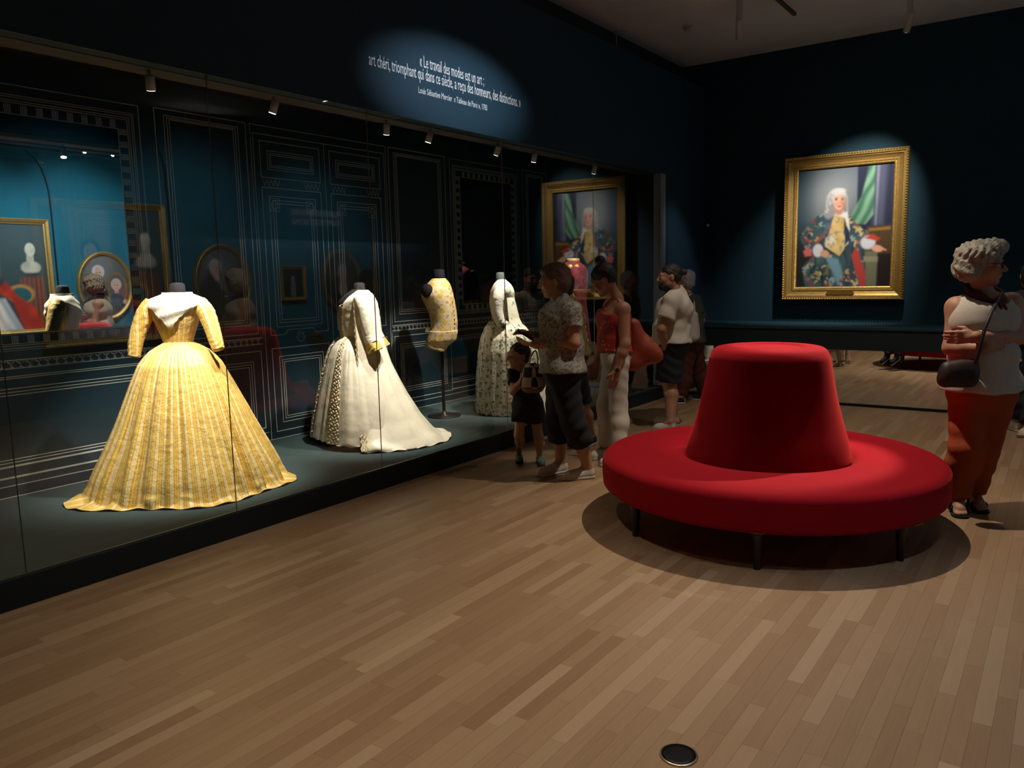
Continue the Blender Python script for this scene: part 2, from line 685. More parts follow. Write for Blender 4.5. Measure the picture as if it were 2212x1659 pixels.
def door_leaf(y0, y1):
    D = Draw()
    ym = (y0 + y1) / 2
    D.rect(y0, y1, 2.435, 2.735, 0.006)
    for d in (0.075, 0.095, 0.11):
        D.rect(y0 + d, y1 - d, 2.43 + d, 2.735 - d, 0.005)
    for s in (-1, 1):                                  # zigzag corners under the small panel
        ya = y0 if s < 0 else y1
        for k in range(4):
            a = ya - s * (0.01 + k * 0.045)
            D.poly([(a, 2.42), (a - s * 0.0225, 2.365), (a - s * 0.045, 2.42)], 0.004)
    c = 0.16
    arc = [(ym + c - 0.03 + 0.03 * math.cos(t), 1.122 - 0.03 + 0.03 * math.sin(t)) for t in np.linspace(0, PI / 2, 5)]
    arc2 = [(2 * ym - p, q) for p, q in arc]
    arc = arc[::-1]
    D.poly([(y0, 1.083), (ym - c - 0.03, 1.083)] + arc2 + arc + [(ym + c + 0.03, 1.083), (y1, 1.083), (y1, 2.35), (y0, 2.35)], 0.007, True)
    for d in (0.07, 0.105, 0.13):
        D.rect(y0 + d, y1 - d, 1.083 + d, 2.35 - d, 0.006)
    for s in (y0 + 0.125, y1 - 0.125):
        D.circle(s, 2.205, 0.035, 0.005)
        D.rect(s - 0.05, s + 0.05, 2.155, 2.26, 0.004)
    D.rect(y0, y1, 0.23, 0.966, 0.007)
    for d in (0.075, 0.105, 0.125):
        D.rect(y0 + d, y1 - d, 0.23 + d, 0.966 - d, 0.006)
    D.done('door_drawing')


def knocker(y, z):
    D = Draw()
    D.circle(y, z - 0.01, 0.036, 0.010)
    D.circle(y, z + 0.052, 0.018, 0.012, 10)
    D.poly([(y - 0.03, z + 0.022), (y - 0.014, z + 0.05)], 0.012)
    D.poly([(y + 0.03, z + 0.022), (y + 0.014, z + 0.05)], 0.012)
    D.poly([(y - 0.036, z - 0.02), (y - 0.048, z + 0.0)], 0.008)
    D.poly([(y + 0.036, z - 0.02), (y + 0.048, z + 0.0)], 0.008)
    D.circle(y, z + 0.018, 0.012, 0.012, 8)
    D.done('door_knocker_drawing')


_bm = bmesh.new()
box(_bm, 0, LT, -0.024, 0.024, -0.024, 0.024)
square_mesh = bpy.data.meshes.new('border_square')
_bm.to_mesh(square_mesh)
_bm.free()
square_mesh.materials.append(M['case_square'])


def mirror_bay(y0, y1):
    """mirror y0..y1, z 1.25..2.66 with a printed border of dark squares between groups of fine lines"""
    tag_ = boxobj('mirror', BX + 0.0005, BX + 0.006, y0, y1, 1.25, 2.66, M['mirror'], dc)
    D = Draw()
    sqs = []

    def cell(yc, zc, horiz, corner=False):
        h = 0.024
        sqs.append((yc, zc))
        if corner:
            D.circle(yc, zc, 0.016, 0.004, 10)
            return
        for k in range(4):
            t = (k - 1.5) * 0.011
            if horiz:
                D.strip(yc + 0.0485 + t - 0.0025, yc + 0.0485 + t + 0.0025, zc - 0.028, zc + 0.028)
            else:
                D.strip(yc - 0.028, yc + 0.028, zc + 0.045 + t - 0.0025, zc + 0.045 + t + 0.0025)
    n = int(round((y1 - y0) / 0.097))
    for k in range(n):
        for zc in (1.205, 2.70):
            cell(y0 + 0.02 + k * (y1 - y0) / n, zc, True)
    nz = 16
    for k in range(nz):
        for yc in (y0 - 0.042, y1 + 0.042):
            cell(yc, 1.25 + 0.03 + k * 1.41 / nz, False)
    for yc in (y0 - 0.042, y1 + 0.042):
        for zc in (1.205, 2.70):
            cell(yc, zc, True, True)
    for yc, zc in sqs:
        o = link(bpy.data.objects.new('border_square', square_mesh), bp)
        o.location = (BX, yc, zc)
    D.rect(y0 - 0.006, y1 + 0.006, 1.244, 2.666, 0.006)
    for d in (0.078, 0.092, 0.112, 0.126):
        D.rect(y0 - d, y1 + d, 1.25 - d * 0.9, 2.66 + d, 0.005)
    D.rect(y0 - 0.17, y1 + 0.17, 1.135, 2.85, 0.006)
    frieze(D, y0 - 0.25, y1 + 0.25)
    for z in (0.965, 0.952, 0.885, 0.862, 0.842, 0.415, 0.395, 0.372, 0.366, 0.298, 0.292, 0.24, 0.165):
        D.strip(y0 - 0.25, y1 + 0.25, z - 0.003, z + 0.003)
    D.done('mirror_border_drawing')


mirror_bay(2.215, 3.205)
mirror_bay(7.13, 8.12)
wall_panel(3.455, 4.35)
wall_panel(5.95, 6.92)
wall_panel(8.34, 8.98)
wall_panel(1.05, 1.96)
door_leaf(4.437, 5.089)
door_leaf(5.211, 5.864)
knocker(4.763, 1.055)
D = Draw()
for y in (4.374, 5.15, 5.93):
    D.strip(y - 0.003, y + 0.003, 0.165, 2.79)
for y in (4.35, 5.955):
    D.strip(y - 0.0025, y + 0.0025, 1.09, 2.86)
D.strip(4.37, 5.93, 2.787, 2.793)
D.strip(4.34, 5.96, 2.857, 2.863)
D.strip(4.34, 5.96, 0.163, 0.169)
D.done('door_frame_drawing')

# -- small spotlights on the case's light rail
def lamp_head(name, base, aim, m_body, m_lens, parent, r=0.03, ln=0.10, stem=0.05):
    """cylinder head aimed at a point, hanging on a short stem"""
    base = Vector(base)
    p = base - Vector((0, 0, stem))
    d = (Vector(aim) - p).normalized()
    tubeobj('stem', [base, p], 0.008, m_body, parent, 8)
    body = tubeobj('lamp_body', [p - d * ln * 0.5, p - d * ln * 0.45, p + d * ln * 0.5], [r * 0.85, r, r], m_body, parent, 16)
    e = p + d * ln * 0.5
    tubeobj('lens', [e - d * 0.004, e + d * 0.002], r * 0.86, m_lens, body, 16)
    return e + d * 0.03


CASE_LAMPS = [  # (y on the rail, aim, watts, cone, label)
    (2.64, (-4.95, 3.08, 0.70), 330, 50, 'small white spotlight on the case rail above the yellow gown'),
    (3.49, (-4.95, 3.15, 0.62), 300, 50, 'small white spotlight on the case rail between the yellow and cream gowns'),
    (4.53, (-4.85, 4.85, 0.72), 320, 48, 'small white spotlight on the case rail above the cream gown'),
    (5.02, (-4.95, 4.80, 0.70), 220, 48, 'small white spotlight on the case rail between cream gown and flowered waistcoat'),
    (5.95, (-5.15, 6.06, 1.10), 230, 36, 'small white spotlight on the case rail above the flowered waistcoat'),
    (6.55, (-4.75, 6.60, 0.80), 310, 46, 'small white spotlight on the case rail above the sprigged gown'),
    (7.73, (-4.95, 8.10, 1.05), 110, 44, 'small white spotlight on the case rail above the crimson coat'),
    (1.10, (-5.20, 1.60, 0.30), 40, 70, 'small white spotlight on the case rail above the empty end of the platform'),
]
for y, aim, w, cone, lab in CASE_LAMPS:
    t = thing('case_spotlight', lab, 'spotlight', 'spotlights along the rail of the glass case')
    e = lamp_head('case_spotlight', (GX - 0.20, y, 2.734), aim, M['lamp_white'], M['lamp_lens'], t, 0.026, 0.08, 0.062)
    rebase(t, (GX - 0.20, y, 2.734))
    spot('case_light', e, aim, w, cone, 0.9, (1.0, 0.93, 0.80), 0.03)

# ================================================================== paintings
def mk_paint():
    t = NT('oil_paint')
    a = t.n('ShaderNodeAttribute', attribute_name='paint')
    nz = t.noise(140, 3, t.n('ShaderNodeTexCoord').outputs['Object'])
    k = t.n('ShaderNodeMix', data_type='RGBA', blend_type='MULTIPLY')
    k.inputs[0].default_value = 1.0
    t.l(a.outputs['Color'], k.inputs[6])
    t.l(t.mix(nz, (0.8, 0.8, 0.8), (1.15, 1.15, 1.15)), k.inputs[7])
    t.l(k.outputs[2], t.b.inputs['Base Color'])
    t.b.inputs['Roughness'].default_value = 0.55
    t.b.inputs['Specular IOR Level'].default_value = 0.25
    return t.m


M['paint'] = mk_paint()
_rs = np.random.RandomState(11)


def vnoise(u, v, sc, seed=0):
    """smooth value noise on arrays"""
    r = np.random.RandomState(seed).rand(64, 64)
    x, y = u * sc, v * sc
    xi, yi = np.floor(x).astype(int), np.floor(y).astype(int)
    fx, fy = x - xi, y - yi
    fx, fy = fx * fx * (3 - 2 * fx), fy * fy * (3 - 2 * fy)
    g = lambda a, b: r[a % 64, b % 64]
    return (g(xi, yi) * (1 - fx) + g(xi + 1, yi) * fx) * (1 - fy) + (g(xi, yi + 1) * (1 - fx) + g(xi + 1, yi + 1) * fx) * fy


class Canvas:
    """colours laid in soft shapes over a (u, v) grid, v down, aspect = height / width"""

    def __init__(self, nx, ny, asp):
        self.u, self.v = np.meshgrid(np.linspace(0, 1, nx), np.linspace(0, 1, ny))
        self.asp = asp
        self.c = np.zeros((ny, nx, 3))

    def fill(self, a, b=None, t=None):
        a = np.array(srgb(*a))
        self.c[:] = a
        if b is not None:
            t = self.v if t is None else t
            self.c[:] = a * (1 - t[..., None]) + np.array(srgb(*b)) * t[..., None]

    def lay(self, mask, col, col2=None, t=None):
        c = np.array(srgb(*col)) * np.ones_like(self.c)
        if col2 is not None:
            c = c * (1 - t[..., None]) + np.array(srgb(*col2)) * t[..., None]
        self.c = self.c * (1 - mask[..., None]) + c * mask[..., None]

    def ell(self, cx, cy, rx, ry, soft=0.15, ang=0.0):
        ca, sa = math.cos(ang), math.sin(ang)
        x, y = self.u - cx, (self.v - cy) * self.asp
        X, Y = x * ca + y * sa, -x * sa + y * ca
        d = np.sqrt((X / rx) ** 2 + (Y / (ry * self.asp)) ** 2)
        return np.clip((1 - d) / soft + 0.5, 0, 1)

    def poly(self, pts, soft=0.012):
        p = np.array(pts, float)
        x, y = self.u, self.v * self.asp
        q = p * [1, self.asp]
        d2 = np.full(x.shape, 1e9)
        inside = np.zeros(x.shape, bool)
        for i in range(len(q)):
            a, b = q[i], q[(i + 1) % len(q)]
            e = b - a
            wx, wy = x - a[0], y - a[1]
            h = np.clip((wx * e[0] + wy * e[1]) / (e @ e + 1e-12), 0, 1)
            d2 = np.minimum(d2, (wx - e[0] * h) ** 2 + (wy - e[1] * h) ** 2)
            cond = (a[1] > y) != (b[1] > y)
            with np.errstate(divide='ignore', invalid='ignore'):
                xi = (b[0] - a[0]) * (y - a[1]) / (b[1] - a[1] + 1e-12) + a[0]
            inside ^= cond & (x < xi)
        d = np.sqrt(d2) * np.where(inside, 1, -1)
        return np.clip(d / soft + 0.5, 0, 1)

    def mesh(self, name, tl, right, down, mask=None):
        ny, nx = self.u.shape
        tl, right, down = (np.array(a, float) for a in (tl, right, down))
        P = tl + self.u[..., None] * right + self.v[..., None] * down
        me = grid_mesh(name, P)
        at_ = me.color_attributes.new('paint', 'FLOAT_COLOR', 'POINT')
        col = np.concatenate([np.clip(self.c, 0, 1), np.ones((ny, nx, 1))], -1)
        at_.data.foreach_set('color', col.ravel())
        if mask is not None:
            bm = bmesh.new()
            bm.from_mesh(me)
            m = mask.ravel()
            bmesh.ops.delete(bm, geom=[f for f in bm.faces if not all(m[v.index] for v in f.verts)], context='FACES')
            bm.to_mesh(me)
            bm.free()
        return me


def rail_frame(name, org, R, U, N, w, h, prof, m, parent):
    """mitred frame round a w x h opening centred at org; prof: (out, height) pairs"""
    org, R, U, N = (np.array(a, float) for a in (org, R, U, N))
    P = np.zeros((len(prof), 4, 3))
    for i, (o_, hh) in enumerate(prof):
        for k, (sx, sy) in enumerate(((-1, -1), (1, -1), (1, 1), (-1, 1))):
            P[i, k] = org + R * sx * (w / 2 + o_) + U * sy * (h / 2 + o_) + N * hh
    return obj(name, grid_mesh(name, P, True), m, parent)


def beads(name, org, R, U, N, w, h, out, hh, r, pitch, m, parent, stretch=1.4):
    org, R, U, N = (np.array(a, float) for a in (org, R, U, N))
    bm = bmesh.new()
    W, H = w / 2 + out, h / 2 + out
    pts = []
    for s in (-1, 1):
        for k in range(int(2 * W / pitch) + 1):
            pts.append((-W + k * pitch, s * H))
        for k in range(1, int(2 * H / pitch)):
            pts.append((s * W, -H + k * pitch))
    for a, b in pts:
        c = org + R * a + U * b + N * hh
        vs = [c + R * r * stretch, c - R * r * stretch, c + U * r * stretch, c - U * r * stretch, c + N * r]
        vs = [bm.verts.new(v.tolist()) for v in vs]
        for f in ((0, 2, 4), (2, 1, 4), (1, 3, 4), (3, 0, 4)):
            bm.faces.new([vs[i] for i in f])
    o = bobj(name, bm, m, parent)
    return o


# ---- the large portrait on the far wall: a generic seated gentleman in a flowered coat
def portrait_canvas(nx=170, ny=225):
    cv = Canvas(nx, ny, 1.32)
    u, v = cv.u, cv.v

    def q(x, y):     # study coordinates to u, v
        return ((x - 285) / 890.0, (y - 310 + (x - 285) * 0.045) / 1135.0)

    Q = lambda *pts: [q(*p) for p in pts]
    cv.fill((70, 84, 96), (40, 52, 58), v)
    glow = np.exp(-((u - 0.36) / 0.30) ** 2 - ((v - 0.24) / 0.24) ** 2)
    cv.lay(glow * 0.85, (150, 156, 158))
    cv.lay(np.clip(1 - u / 0.22, 0, 1) * (v < 0.5) * 0.65, (34, 72, 92))
    cv.lay(np.clip((v - 0.42) / 0.3, 0, 1) * np.clip(1 - u / 0.4, 0, 1), (34, 34, 30))
    cv.lay(cv.poly(Q((845, 260), (1210, 230), (1170, 900), (850, 900)), 0.02), (38, 42, 62))
    cv.lay(cv.poly(Q((1005, 260), (1110, 250), (1090, 840), (995, 840)), 0.05), (74, 78, 98))
    cv.lay(cv.poly(Q((1020, 260), (1045, 250), (1030, 840), (1015, 840)), 0.02), (120, 124, 140))
    cv.lay(cv.poly(Q((955, 250), (1003, 255), (1000, 560), (1000, 740), (930, 830), (800, 830), (800, 740), (890, 570)), 0.02),
           (62, 104, 84), (118, 160, 128), 0.5 + 0.5 * np.sin((u * 1.6 + v) * 34 + 2 * vnoise(u, v, 8, 3)))
    cv.lay(cv.poly(Q((950, 850), (1160, 835), (1160, 900), (1180, 1100), (920, 1100)), 0.02), (78, 60, 34))
    cv.lay(cv.poly(Q((960, 870), (1160, 850), (1160, 880), (965, 895)), 0.01), (140, 104, 52))
    cv.lay(cv.poly(Q((935, 1080), (1050, 1080), (1050, 1440), (960, 1440)), 0.012), (112, 112, 86))
    cv.lay(cv.poly(Q((925, 1130), (1060, 1130), (1060, 1180), (925, 1180)), 0.012), (140, 138, 112))
    cv.lay(cv.poly(Q((1055, 1100), (1190, 1100), (1170, 1450), (1050, 1450)), 0.02), (38, 28, 26))
    # coat
    spots = vnoise(u, v * 1.32, 34, 5)
    spots2 = vnoise(u + 3.1, v * 1.32, 38, 8)
    spots3 = vnoise(u + 7.7, v * 1.32, 26, 2)
    coat = np.maximum.reduce([
        cv.poly(Q((620, 690), (480, 750), (350, 880), (320, 980), (370, 1060), (440, 1110), (480, 1020), (540, 960), (600, 860)), 0.015),
        cv.poly(Q((760, 720), (860, 840), (960, 900), (1000, 960), (930, 1080), (880, 1000), (940, 1240), (950, 1440), (380, 1440), (340, 1250), (450, 1130), (620, 1120), (760, 1090), (740, 900)), 0.015)])
    cv.lay(coat, (44, 62, 74), (82, 108, 110), vnoise(u * 1.0, v * 1.32, 9, 2))
    rs = np.random.RandomState(21)
    cols = [(190, 164, 98), (182, 112, 100), (150, 172, 176), (96, 122, 84), (206, 186, 132), (140, 70, 66)]
    for _ in range(190):
        fx, fy = rs.rand() * 0.85 + 0.02, 0.34 + rs.rand() * 0.66
        cc = cols[rs.randint(len(cols))]
        rr = 0.010 + 0.012 * rs.rand()
        m_ = np.zeros_like(u)
        for p_ in range(rs.randint(2, 5)):
            an = rs.rand() * 6.28
            m_ = np.maximum(m_, cv.ell(fx + rr * math.cos(an), fy + rr * 0.75 * math.sin(an), rr * 1.2, rr * 0.45, 0.6, an))
        cv.lay(coat * m_ * 0.85, cc)
    for _ in range(26):                                  # folds
        fx, fy = rs.rand() * 0.7 + 0.05, 0.5 + rs.rand() * 0.5
        an = 1.2 + rs.rand() * 0.9
        cv.lay(coat * cv.ell(fx, fy, 0.10, 0.008, 0.8, an) * 0.6, (22, 30, 34))
    cv.lay(cv.poly(Q((860, 1040), (900, 1160), (945, 1270), (955, 1440), (905, 1430), (850, 1250), (810, 1120)), 0.02), (178, 66, 60))
    cv.lay(cv.poly(Q((350, 1090), (410, 1040), (440, 1130), (370, 1140)), 0.02), (206, 104, 98))
    cv.lay(cv.poly(Q((560, 880), (640, 760), (600, 850), (520, 980), (500, 970)), 0.015), (168, 74, 76))
    cv.lay(cv.poly(Q((560, 1130), (690, 1160), (740, 1300), (690, 1400), (640, 1280)), 0.03), (112, 150, 164))
    # waistcoat, shirt, lapels
    wc = cv.poly(Q((640, 740), (730, 760), (750, 900), (745, 1060), (700, 1130), (560, 1040), (600, 900)), 0.012)
    cv.lay(wc, (206, 164, 74), (226, 200, 140), vnoise(u, v, 18, 4))
    cv.lay(cv.poly(Q((570, 960), (650, 930), (670, 1010), (560, 1020)), 0.03), (224, 216, 190))
    cv.lay(wc * np.clip((spots2 - 0.66) * 5, 0, 0.55), (96, 110, 146))
    cv.lay(cv.poly(Q((620, 680), (700, 730), (760, 690), (790, 880), (780, 1010), (740, 1050), (800, 960), (740, 770), (660, 745)), 0.012), (222, 218, 210))
    cv.lay(cv.poly(Q((735, 800), (790, 900), (800, 980), (760, 1000), (735, 900)), 0.015), (44, 52, 76))
    cv.lay(cv.poly(Q((600, 690), (640, 740), (590, 860), (530, 960), (560, 800)), 0.012), (92, 116, 130), (60, 84, 96), spots)
    # cuffs and hands
    cv.lay(cv.ell(*q(495, 1080), 0.055, 0.055, 0.3), (214, 216, 214))
    cv.lay(cv.ell(*q(560, 1110), 0.052, 0.030, 0.3, 0.4), (214, 158, 128))
    cv.lay(cv.ell(*q(960, 1000), 0.075, 0.055, 0.3), (206, 210, 216))
    cv.lay(cv.poly(Q((925, 960), (1000, 920), (1070, 960), (1040, 985)), 0.02), (188, 66, 44))
    cv.lay(cv.ell(*q(1045, 1055), 0.06, 0.028, 0.3, 0.25), (220, 164, 132))
    cv.lay(cv.poly(Q((1060, 1030), (1130, 1065), (1125, 1075), (1055, 1055)), 0.01), (216, 158, 126))
    # head
    cv.lay(cv.ell(*q(662, 620), 0.115, 0.115, 0.15), (166, 164, 160), (206, 204, 200), vnoise(u, v, 30, 9))
    cv.lay(cv.ell(*q(605, 700), 0.06, 0.07, 0.3, 0.5), (150, 148, 148))
    cv.lay(cv.ell(*q(745, 650), 0.03, 0.06, 0.3), (140, 136, 132))
    cv.lay(cv.ell(*q(685, 690), 0.045, 0.045, 0.3), (196, 138, 114))
    cv.lay(cv.ell(*q(684, 618), 0.060, 0.066, 0.12), (228, 176, 150))
    cv.lay(cv.ell(*q(660, 640), 0.022, 0.018, 1.2), (226, 158, 136))
    cv.lay(cv.ell(*q(720, 640), 0.018, 0.018, 1.2), (216, 152, 128))
    for x_ in (655, 712):
        cv.lay(cv.ell(*q(x_, 598), 0.014, 0.006, 0.4), (74, 52, 46))
        cv.lay(cv.ell(*q(x_, 584), 0.020, 0.004, 0.5), (140, 100, 80))
    cv.lay(cv.poly(Q((690, 600), (700, 636), (680, 640)), 0.012), (206, 142, 118))
    cv.lay(cv.ell(*q(686, 663), 0.022, 0.006, 0.4), (170, 84, 78))
    cv.lay(cv.ell(*q(668, 522), 0.078, 0.026, 0.5, -0.08), (204, 202, 198))
    cv.lay(cv.ell(*q(722, 622), 0.026, 0.060, 0.9) * 0.45, (150, 104, 84))
    for k_ in range(16):                                 # curls of the wig
        yy_ = 560 + k_ * 10
        cv.lay(cv.ell(*q(612 - 3.2 * k_ + 6 * math.sin(k_ * 2.1), yy_), 0.020, 0.008, 0.7, 0.6) * 0.8, (206, 204, 202) if k_ % 2 else (138, 138, 142))
        cv.lay(cv.ell(*q(748 + 1.0 * k_, yy_), 0.012, 0.008, 0.7, -0.6) * 0.7, (190, 186, 182) if k_ % 2 else (120, 118, 118))
    for _ in range(2):                                   # soften the edges
        c = cv.c
        c[1:-1, 1:-1] = (2 * c[1:-1, 1:-1] + c[:-2, 1:-1] + c[2:, 1:-1] + c[1:-1, :-2] + c[1:-1, 2:]) / 6
    return cv


pt = thing('framed_portrait', 'large gilt framed portrait of a seated gentleman in flowered coat', 'painting')
PC = ((-2.864 - 1.772) / 2, FY, 2.05)
Rv, Uv, Nv = (1, 0, 0), (0, 0, 1), (0, -1, 0)
cw, ch = 1.085, 1.43
boxobj('backing', PC[0] - cw / 2 - 0.14, PC[0] + cw / 2 + 0.14, FY - 0.03, FY - 0.002, PC[2] - ch / 2 - 0.14, PC[2] + ch / 2 + 0.14, M['black'], pt)
cv = portrait_canvas()
obj('canvas', cv.mesh('canvas', (PC[0] - cw / 2 - 0.005, FY - 0.034, PC[2] + ch / 2 + 0.005), (cw + 0.01, 0, 0), (0, 0, -ch - 0.01)), M['paint'], pt)
rail_frame('frame', PC, Rv, Uv, Nv, cw, ch, [(0.0, 0.034), (0.0, 0.050), (0.012, 0.058), (0.026, 0.056), (0.032, 0.066), (0.045, 0.068), (0.052, 0.060), (0.085, 0.074), (0.108, 0.092), (0.118, 0.088), (0.122, 0.104), (0.150, 0.108), (0.160, 0.095), (0.162, 0.0)], M['gold'], pt)
beads('bead_border', PC, Rv, Uv, Nv, cw, ch, 0.146, 0.106, 0.014, 0.030, M['gold'], pt, 1.0)
beads('leaf_border', PC, Rv, Uv, Nv, cw, ch, 0.016, 0.056, 0.007, 0.017, M['gold'], pt)
bm = bmesh.new()
npz = PC[2] - ch / 2 - 0.075
pp = [(-0.165, 0), (-0.14, 0.022), (0.14, 0.022), (0.165, 0), (0.14, -0.022), (-0.14, -0.022)]
a = [bm.verts.new((PC[0] + x_, FY - 0.085, npz + z_)) for x_, z_ in pp]
b = [bm.verts.new((PC[0] + x_, FY - 0.10, npz + z_)) for x_, z_ in pp]
bm.faces.new(a)
bm.faces.new(b[::-1])
for i in range(6):
    bm.faces.new((a[i], a[(i + 1) % 6], b[(i + 1) % 6], b[i]))
bobj('name_plate', bm, M['brass'], pt)
rebase(pt, PC)

# ---- pictures on the right wall (seen in the mirrors and the glass)
def face(cv, x, y, s, skin=(226, 178, 152), hair=(200, 198, 194), up=0.0):
    cv.lay(cv.ell(x, y - 0.25 * s - up * 0.5, s * 1.25, s * (1.1 + up * 4), 0.2), hair)
    cv.lay(cv.ell(x, y + 1.1 * s, s * 0.5, s * 0.7, 0.3), tuple(int(c * 0.9) for c in skin))
    cv.lay(cv.ell(x, y, s * 0.78, s, 0.12), skin)
    for d in (-0.3, 0.3):
        cv.lay(cv.ell(x + d * s, y - 0.1 * s, s * 0.13, s * 0.08, 0.5), (60, 44, 40))
    cv.lay(cv.ell(x, y + 0.5 * s, s * 0.22, s * 0.08, 0.5), (176, 90, 84))


RY, RZ, RN = (0, -1, 0), (0, 0, 1), (-1, 0, 0)     # right wall: picture-right is -y


def wall_picture(root, cy, cz, w, h, cv, prof, m, plain=True):
    org = (WX, cy, cz)
    boxobj('backing', WX - 0.03, WX - 0.002, cy - w / 2 - 0.03, cy + w / 2 + 0.03, cz - h / 2 - 0.03, cz + h / 2 + 0.03, M['black'], root)
    obj('canvas', cv.mesh('canvas', (WX - 0.034, cy + w / 2, cz + h / 2), (0, -w, 0), (0, 0, -h)), M['paint'], root)
    rail_frame('frame', org, RY, RZ, RN, w - 0.01, h - 0.01, prof, m, root)
    rebase(root, org)


PROF = [(0.0, 0.034), (0.0, 0.05), (0.02, 0.055), (0.035, 0.07), (0.07, 0.085), (0.085, 0.075), (0.085, 0.0)]
cv = Canvas(110, 120, 1.05)
cv.fill((64, 82, 84), (48, 50, 46))
cv.lay(cv.poly([(0.45, 0), (0.8, 0), (0.75, 0.5), (0.45, 0.6)], 0.05), (138, 124, 96))
cv.lay(cv.ell(0.15, 0.33, 0.035, 0.07, 0.3), (176, 172, 150))           # marble bust on a red column
cv.lay(cv.ell(0.145, 0.24, 0.048, 0.062, 0.2), (204, 200, 178))
cv.lay(cv.ell(0.12, 0.25, 0.02, 0.02, 0.5), (186, 180, 158))
cv.lay(cv.ell(0.15, 0.41, 0.095, 0.062, 0.2), (196, 192, 168), (150, 148, 130), vnoise(cv.u, cv.v, 16, 3))
cv.lay(cv.poly([(0.10, 0.46), (0.20, 0.46), (0.19, 0.51), (0.11, 0.51)], 0.02), (60, 56, 52))
cv.lay(cv.poly([(0.04, 0.50), (0.26, 0.50), (0.30, 1.0), (0.0, 1.0)], 0.02), (96, 52, 42), (126, 74, 58), 0.5 + 0.5 * np.sin(cv.u * 150))
cv.lay(cv.ell(0.27, 0.66, 0.13, 0.09, 0.2), (176, 124, 54))
cv.lay(cv.ell(0.27, 0.67, 0.10, 0.07, 0.2), (38, 84, 86))
face(cv, 0.62, 0.34, 0.07, hair=(70, 60, 54))
cv.lay(cv.ell(0.60, 0.55, 0.17, 0.14, 0.2), (40, 34, 34))
cv.lay(cv.poly([(0.42, 0.70), (0.78, 0.66), (0.92, 1.0), (0.28, 1.0)], 0.03), (170, 170, 168), (214, 212, 208), 0.5 + 0.5 * np.sin(cv.u * 60 + cv.v * 30))
cv.lay(cv.poly([(0.40, 0.54), (0.50, 0.62), (0.36, 0.72), (0.26, 1.0), (0.08, 1.0), (0.14, 0.80), (0.30, 0.68)], 0.03), (206, 58, 22), (150, 34, 14), vnoise(cv.u, cv.v, 12, 6))
t = thing('framed_painting', 'large gilt framed picture of a lady beside a marble bust, seen in mirror', 'painting')
wall_picture(t, 5.22, 1.70, 1.50, 1.58, cv, PROF, M['gold'])
cv = Canvas(50, 60, 1.15)
cv.fill((44, 46, 44), (30, 28, 26))
face(cv, 0.5, 0.32, 0.06, hair=(120, 110, 100))
cv.lay(cv.ell(0.48, 0.55, 0.12, 0.16, 0.2), (120, 110, 84))
cv.lay(cv.poly([(0.40, 0.62), (0.60, 0.62), (0.66, 0.95), (0.36, 0.95)], 0.03), (96, 112, 116))
t = thing('framed_painting', 'small dark gilt framed picture of a standing figure, reflected in glass', 'painting')
wall_picture(t, 8.10, 1.52, 0.38, 0.43, cv, [(a_ * 0.65, b_ * 0.8) for a_, b_ in PROF], M['gold'])


def oval_picture(root, cy, cz, a, b, cv, m):
    """a, b outer half axes"""
    th = np.linspace(0, 2 * PI, 72, endpoint=False)
    prof = [(0.0, 0.034), (0.0, 0.05), (0.018, 0.056), (0.03, 0.072), (0.05, 0.08), (0.062, 0.066), (0.064, 0.0)]
    ia, ib = a - 0.064, b - 0.064
    P = np.zeros((len(prof), 72, 3))
    for i, (o_, h_) in enumerate(prof):
        P[i] = np.stack([np.full(72, WX - h_), cy - (ia + o_) * np.cos(th), cz + (ib + o_) * np.sin(th)], 1)
    obj('frame', grid_mesh('frame', P, True), m, root, True)
    mask = ((cv.u - 0.5) * 2 * (ia + 0.02) / (ia + 0.025)) ** 2 + ((cv.v - 0.5) * 2) ** 2 < 1.0
    w, h = 2 * (ia + 0.025), 2 * (ib + 0.025)
    obj('canvas', cv.mesh('canvas', (WX - 0.036, cy + w / 2, cz + h / 2), (0, -w, 0), (0, 0, -h), mask), M['paint'], root)
    rebase(root, (WX, cy, cz))


cv = Canvas(90, 110, 1.22)
cv.fill((92, 94, 92), (58, 58, 58))
cv.lay(np.exp(-((cv.u - 0.6) / 0.3) ** 2 - ((cv.v - 0.3) / 0.25) ** 2) * 0.6, (150, 150, 146))
cv.lay(cv.poly([(0.76, 0.34), (0.62, 0.45), (0.44, 0.60), (0.10, 0.72), (0.10, 0.80), (0.4, 0.95), (0.95, 0.95), (0.95, 0.60)], 0.03), (62, 54, 46))
cv.lay(cv.poly([(0.5, 0.66), (0.15, 0.72), (0.13, 0.79), (0.45, 0.76)], 0.02), (136, 134, 84))
cv.lay(cv.ell(0.27, 0.55, 0.20, 0.26, 0.10), (150, 104, 48))
cv.lay(cv.ell(0.27, 0.55, 0.165, 0.225, 0.10), (96, 96, 96))
face(cv, 0.29, 0.50, 0.085, hair=(190, 188, 186))
cv.lay(cv.ell(0.29, 0.72, 0.14, 0.10, 0.2), (66, 82, 96))
cv.lay(cv.ell(0.13, 0.76, 0.05, 0.04, 0.3), (220, 170, 146))
face(cv, 0.62, 0.30, 0.095, hair=(206, 206, 204))
cv.lay(cv.poly([(0.54, 0.42), (0.64, 0.40), (0.52, 0.58)], 0.02), (214, 214, 210))
t = thing('oval_painting', 'oval gilt framed portrait of two white-wigged men, beside large picture', 'painting')
oval_picture(t, 6.86, 1.54, 0.46, 0.555, cv, M['gold'])
cv = Canvas(70, 86, 1.2)
cv.fill((60, 58, 54), (40, 36, 34))
cv.lay(np.exp(-((cv.u - 0.5) / 0.3) ** 2 - ((cv.v - 0.45) / 0.3) ** 2) * 0.7, (120, 116, 104))
cv.lay(cv.ell(0.47, 0.86, 0.26, 0.26, 0.2), (52, 46, 54))
